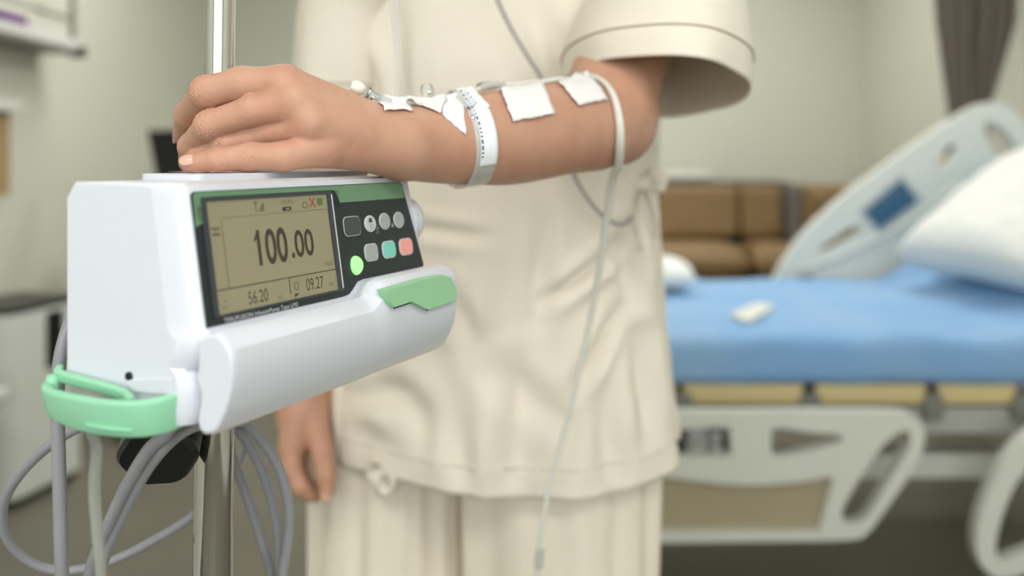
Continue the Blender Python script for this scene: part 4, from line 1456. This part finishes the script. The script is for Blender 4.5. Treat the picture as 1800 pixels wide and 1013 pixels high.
box('rail_arm', (1.38, YR + 0.013, 0.36), (1.42, YR + 0.085, 0.50), M_bedmetal, rail2, bevel=0.004)
# far head rail, raised with the backrest
YQ = 3.17
of = [(1352, 520), (1362, 485), (1385, 445), (1420, 400), (1480, 345), (1560, 285), (1640, 230), (1700, 192), (1735, 180), (1765, 186), (1800, 225), (1840, 300), (1850, 350), (1820, 420), (1740, 470), (1640, 505), (1520, 525), (1420, 532)]
f1 = [(1436, 440), (1460, 420), (1495, 398), (1513, 396), (1508, 408), (1480, 424), (1450, 440)]
f2 = [(1640, 288), (1650, 270), (1668, 254), (1676, 260), (1668, 278), (1652, 294)]
f3 = [(1726, 222), (1745, 218), (1768, 240), (1790, 275), (1800, 310), (1790, 320), (1765, 300), (1742, 268)]
rail3 = plate('far_side_rail', [loopY(of, YQ)] + [list(reversed(loopY(h, YQ, 4))) for h in (f1, f2, f3)], lambda a, b, c: (a, YQ - 0.02 + c, b), 0.04, M_bedpl, bed, bevel=0.012)
cq = [(1518, 373), (1584, 316), (1612, 352), (1546, 402)]
cb_ = plate('control_panel', [[pixY(x, z, YQ - 0.02) for x, z in cq]], lambda a, b, c: (a, YQ - 0.026 + c, b), 0.008, M_screen, rail3, bevel=0.003)
cq2 = [(1508, 372), (1584, 305), (1624, 352), (1546, 413)]
plate('control_frame', [[pixY(x, z, YQ - 0.02) for x, z in cq2]], lambda a, b, c: (a, YQ - 0.023 + c, b), 0.006, mat('grey control frame', (168, 172, 170), 0.5), rail3, bevel=0.003)
box('release_lever', (pixY(1396, 485, YQ)[0], YQ - 0.045, pixY(0, 507, YQ)[1]), (pixY(1425, 0, YQ)[0], YQ - 0.021, pixY(0, 480, YQ)[1]), M_rack, rail3, bevel=0.004)
ribs = [(1420, 470), (1500, 440), (1600, 385), (1690, 320)]
tube('panel_ridge', [Vector((pixY(x, z, YQ - 0.02)[0], YQ - 0.022, pixY(x, z, YQ - 0.02)[1])) for x, z in ribs], 0.006, M_bedpl, rail3)
for x_ in (1.05, 1.45):
    box('rail_arm', (x_ - 0.02, YQ - 0.09, 0.47), (x_ + 0.02, YQ + 0.018, 0.66), M_bedmetal, rail3, bevel=0.004)


def cushion(name, c, ex, ey, ez, m, parent=None, n1=40, n2=40, p=0.42, wr=0.012, seed=0):
    """puffy pillow: ex, ey half vectors in plane, ez half thickness vector"""
    vs, fs = [], []
    c = Vector(c)
    ex, ey, ez = Vector(ex), Vector(ey), Vector(ez)
    for s_ in (1, -1):
        for i in range(n1):
            for j in range(n2):
                a = -1 + 2 * i / (n1 - 1)
                b = -1 + 2 * j / (n2 - 1)
                h = (max(0, 1 - a ** 4) * max(0, 1 - b ** 4)) ** p
                k_ = 1 - 0.05 * (1 - abs(b)) * abs(a) ** 3
                k2 = 1 - 0.05 * (1 - abs(a)) * abs(b) ** 3
                w = wr * noise.noise(Vector((a * 2.1 + seed, b * 2.1, s_))) * h + 0.5 * wr * noise.noise(Vector((a * 5 + seed, b * 5, s_ + 4))) * h
                vs.append(c + ex * a * k_ + ey * b * k2 + ez * s_ * (h + 0.01) + ez.normalized() * w)
    o = n1 * n2
    for t in (0, 1):
        for i in range(n1 - 1):
            for j in range(n2 - 1):
                q = (t * o + i * n2 + j, t * o + i * n2 + j + 1, t * o + (i + 1) * n2 + j + 1, t * o + (i + 1) * n2 + j)
                fs.append(q if t == 0 else tuple(reversed(q)))
    rim = [i * n2 for i in range(n1)] + [(n1 - 1) * n2 + j for j in range(1, n2)] + [i * n2 + n2 - 1 for i in range(n1 - 2, -1, -1)] + [j for j in range(n2 - 2, 0, -1)]
    for k_ in range(len(rim)):
        a, b = rim[k_], rim[(k_ + 1) % len(rim)]
        fs.append((a, b, b + o, a + o))
    return pydata(name, vs, fs, m, parent, sharp=0)


ex_ = Vector((ca_, 0, sa_))
ez_ = Vector((-sa_, 0, ca_))
pc = Vector((1.455, 2.50, 0.0))
pc.z = 0.685 + (pc.x - HX) * math.tan(ANG) + 0.122
tag(cushion('pillow', pc, ex_ * 0.27, (-0.05, 0.32, 0.0), ez_ * 0.098, M_pillow, seed=1), 'white pillow leaning on the raised head end of the blue mattress', 'pillow')
np_ = [pix_on(x, y, Vector((0, 0, ZM + 0.006)), Vector((0, 0, 1))) for x, y in ((1283, 556), (1330, 535), (1362, 540), (1318, 568))]
tag(plate('folded_cloth', [[(p.x, p.y) for p in np_]], lambda a, b, c: (a, b, ZM + 0.0035 + c), 0.008, mat('pale cloth', (216, 218, 206), 0.8), bevel=0.003), 'small pale cloth lying flat on the blue sheet', 'cloth')
tag(cushion('white_towel', (0.445, 2.80, ZM + 0.056), (0.10, 0, 0), (0, 0.12, 0), (0, 0, 0.046), mat('white towel', (232, 234, 230), 0.9), n1=20, n2=20, p=0.6, seed=5), 'rolled white towel on the blue sheet beside the patient', 'towel')

# ================================================================== SOFA, CURTAIN
sofa = thing('sofa', 'brown leather sofa with high back against the far wall', 'sofa', (0.8, 5.4, 0))
SY = 5.35


def SX(px, y=SY):
    return (px - 900) / F * y


xr = SX(1476)
xg = SX(1392)
box('frame', (-0.30, SY + 0.02, 0.06), (xg + 0.02, 5.85, 0.28), M_sofadark, sofa, bevel=0.01)
box('back_frame', (-0.30, SY + 0.16, 0.28), (xg + 0.05, 5.86, 0.945), M_sofadark, sofa, bevel=0.02)
edges = [-0.29, SX(1075) , SX(1304), xg - 0.03]
for a, b in zip(edges[:-1], edges[1:]):
    box('back_cushion', (a + 0.006, SY + 0.02, 0.62), (b - 0.006, SY + 0.20, 0.925), M_sofa, sofa, bevel=0.035)
    cushion('seat_cushion', ((a + b) / 2, SY - 0.02, 0.50), ((b - a) / 2 - 0.006, 0, 0), (0, 0.26, 0), (0, 0, 0.11), M_sofa, sofa, n1=18, n2=14, p=0.25, wr=0.01, seed=a)
    box('seat_base', (a + 0.004, SY - 0.25, 0.20), (b - 0.004, SY + 0.20, 0.40), M_sofa, sofa, bevel=0.02)
arm_ = box('armrest', (xg + 0.055, SY - 0.26, 0.06), (xr, SY + 0.30, 0.935), M_sofa, sofa, bevel=0.05)
lathe('arm_button', [(0, 0.008), (0.02, 0.006), (0.028, 0.0), (0, 0)], (SX(1440, SY - 0.26), SY - 0.262, 1.1 - (362 - HY) * (SY - 0.26) / F), (0, -1, 0), mat('dark leather button', (112, 90, 62), 0.5), arm_, seg=18)
box('arm_post', (xg - 0.025, SY - 0.02, 0.06), (xg + 0.05, SY + 0.14, 0.93), M_rack, sofa, bevel=0.006)
for x_ in (-0.25, xg - 0.05):
    for y_ in (SY - 0.2, 5.8):
        lathe('foot', [(0, 0), (0.022, 0), (0.03, 0.20 if y_ < 5.5 else 0.062), (0, 0.20 if y_ < 5.5 else 0.062)], (x_, y_, 0), (0, 0, 1), M_sofadark, sofa, seg=14)
tag(cushion('folded_blanket', (SX(1195, 5.7), 5.70, 0.975), (0.20, 0, 0), (0, 0.10, 0), (0, 0, 0.028), mat('pale blanket', (222, 222, 210), 0.9), n1=20, n2=14, p=0.3, wr=0.006, seed=9),
    'folded pale blanket on top of the sofa back', 'blanket')

# curtain gathered by a tie
cur = thing('curtain', 'taupe pleated curtain gathered by a tie band beside the right wall', 'curtain', (2.03, 4.02, 0))
CY = 4.02
rs = []
NZ, NC = 80, 150
for i in range(NZ):
    z = 0.06 + (2.66 - 0.06) * i / (NZ - 1)
    wl = interp(z, [0.06, 0.9, 1.22, 1.28, 1.36, 1.7, 2.66], [0.145, 0.12, 0.090, 0.085, 0.105, 0.180, 0.225])
    xc = interp(z, [0.06, 1.28, 1.7, 2.66], [2.00, 2.025, 2.055, 2.030])
    row = []
    for j in range(NC):
        s = -1 + 2 * j / (NC - 1)
        y = CY + 0.030 * math.sin(s * 26 + 0.6 * math.sin(z * 2)) * (0.5 + wl / 0.235 * 0.6) + 0.02 * math.sin(s * 7 + z)
        row.append(Vector((min(xc + s * wl + 0.004 * math.sin(s * 40), XR - 0.01), y, z)))
    rs.append(row)
cl = loft('fabric', rs, M_curtain, cur, caps=False, closed=False, sharp=0)
so = cl.modifiers.new('t', 'SOLIDIFY')
so.thickness = 0.003
loft('tie_band', [[Vector((2.025 + 0.098 * math.cos(a), CY + 0.066 * math.sin(a), z + 0.01 * math.cos(a))) for a in [2 * PI * j / 30 for j in range(30)]] for z in (1.235, 1.25, 1.285, 1.30)],
     mat('dark tie band', (80, 72, 64), 0.9), cur, caps=False, sharp=0)
tube('track', [(1.60, CY, 2.685), (2.26, CY, 2.685)], 0.014, M_steel2, cur, straight=True)

# ================================================================== LEFT SIDE OF THE ROOM
# white appliance with black top
ap = thing('air_purifier', 'white floor-standing appliance with black top and black side slot', 'appliance', (-1.62, 3.0, 0))
YA = math.radians(-14)
ac = Vector((-1.545, 2.80, 0))              # near right corner
ux, uy = Vector((-math.cos(YA), -math.sin(YA) * -1 * -1, 0)), Vector((0.20, 0.98, 0)).normalized()
ux = Vector((-uy.y, uy.x, 0))


def AP(a, b, z):
    return ac + ux * a + uy * b + Vector((0, 0, z))


def aploop(w, d, r):
    return rrect(w / 2, d / 2, w, d, r)


W_, D_ = 0.27, 0.36
plate('body', [aploop(W_, D_, 0.05)], lambda a, b, c: AP(a, b, 0.03 + c), 0.575, M_appl, ap, bevel=0.012)
plate('plinth', [rrect(W_ / 2, D_ / 2, W_ - 0.03, D_ - 0.03, 0.04)], lambda a, b, c: AP(a, b, c), 0.031, M_blackpl, ap)
plate('top_grille', [rrect(W_ / 2, D_ / 2, W_ - 0.012, D_ - 0.012, 0.045)], lambda a, b, c: AP(a, b, 0.604 + c), 0.022, M_blackpl, ap, bevel=0.004)
plate('side_slot', [rrect(D_ * 0.55, 0.50, 0.075, 0.185, 0.006)], lambda a, b, c: AP(-c, a, b), 0.005, M_blackpl, ap, bevel=0.001)
plate('side_badge', [rrect(D_ * 0.80, 0.30, 0.05, 0.05, 0.004)], lambda a, b, c: AP(-c, a, b), 0.003, mat('pale badge', (184, 190, 186), 0.5), ap)
# side table corner
tb = thing('side_table', 'small white side table standing before the white appliance', 'table', (-1.64, 2.4, 0))
box('table_top', (-1.84, 2.15, 0.435), (-1.395, 2.53, 0.46), M_paper, tb, bevel=0.006)
for x_ in (-1.80, -1.52):
    for y_ in (2.20, 2.48):
        tube('leg', [(x_, y_, 0), (x_, y_, 0.436)], 0.012, M_steel2, tb, straight=True)
# monitor on a trolley
tx, ty = -1.40, 3.72
tro = thing('trolley', 'grey steel trolley carrying the black monitor', 'trolley', (tx, ty, 0))
box('top_tray', (tx - 0.14, ty - 0.22, 0.86), (tx + 0.16, ty + 0.2, 0.89), M_rack, tro, bevel=0.006)
box('lower_tray', (tx - 0.14, ty - 0.22, 0.22), (tx + 0.16, ty + 0.2, 0.25), M_rack, tro, bevel=0.006)
for x_ in (tx - 0.12, tx + 0.14):
    for y_ in (ty - 0.2, ty + 0.18):
        tube('post', [(x_, y_, 0.05), (x_, y_, 0.87)], 0.011, M_steel2, tro, straight=True)
        lathe('caster', [(0, -0.01), (0.022, -0.01), (0.026, 0), (0.022, 0.01), (0, 0.01)], (x_, y_, 0.0265), (1, 0, 0), M_blackpl, tro, seg=16)
mo = thing('monitor', 'black monitor on the trolley by the left wall', 'monitor', (tx, ty, 0.89))
mp = [U(254, 229, 3.7), U(400, 227, 3.7), U(400, 345, 3.7), U(281, 345, 3.7)]
sc_ = plate('screen_housing', [[(p.x, p.z) for p in mp]], lambda a, b, c: (a, 3.7 + c + (b - 1.0) * 0.1, b), 0.05, M_blackpl, mo, bevel=0.008)
m2 = [U(262, 236, 3.7), U(393, 234, 3.7), U(393, 338, 3.7), U(286, 338, 3.7)]
plate('screen', [[(p.x, p.z) for p in m2]], lambda a, b, c: (a, 3.698 + c + (b - 1.0) * 0.1, b), 0.004, mat('dark screen', (14, 14, 15), 0.25), sc_)
box('stand', (tx + 0.02, 3.72, 0.905), (tx + 0.08, 3.75, 1.0), M_blackpl, mo, bevel=0.003)
box('foot_plate', (tx - 0.06, 3.62, 0.890), (tx + 0.15, 3.82, 0.906), M_blackpl, mo, bevel=0.003)
# wall rack on the left wall
rk = thing('wall_rack', 'grey wall rack holding cartons on the left wall', 'rack', (XL, 3.4, 1.5))
box('shelf', (XL, 2.9, 1.505), (XL + 0.16, 3.62, 1.525), M_rack, rk, bevel=0.003)
box('front_lip', (XL + 0.150, 2.9, 1.525), (XL + 0.16, 3.62, 1.562), M_paper, rk, bevel=0.002)
for y_ in (2.95, 3.605):
    tube('upright', [(XL + 0.14, y_, 1.515), (XL + 0.14, y_, 2.1)], 0.012, M_rack, rk, straight=True)
    tube('wall_bracket', [(XL, y_, 1.95), (XL + 0.14, y_, 1.95)], 0.008, M_rack, rk, straight=True)
tube('end_knob', [(XL + 0.12, 3.63, 1.515), (XL + 0.175, 3.63, 1.515)], 0.022, M_blackpl, rk, straight=True)
tube('top_rail', [(XL + 0.14, 2.95, 1.64), (XL + 0.14, 3.605, 1.64)], 0.008, M_rack, rk, straight=True)
tag(box('purple_carton', (XL + 0.02, 3.12, 1.525), (XL + 0.13, 3.29, 1.605), M_purple, bevel=0.002), 'purple carton on the wall rack', 'carton')
tag(box('white_carton', (XL + 0.02, 3.31, 1.525), (XL + 0.13, 3.57, 1.585), M_paper, bevel=0.002), 'low white carton on the wall rack beside the purple one', 'carton')
# wall box with white lid
wbx = thing('wall_box', 'wooden wall box with a white lid below the wall rack', 'box', (XL, 3.2, 0.95))
box('wooden_body', (XL, 3.02, 0.96), (XL + 0.05, 3.32, 1.262), M_wood, wbx, bevel=0.004)
box('lid', (XL, 3.00, 1.262), (XL + 0.085, 3.34, 1.300), M_paper, wbx, bevel=0.006)
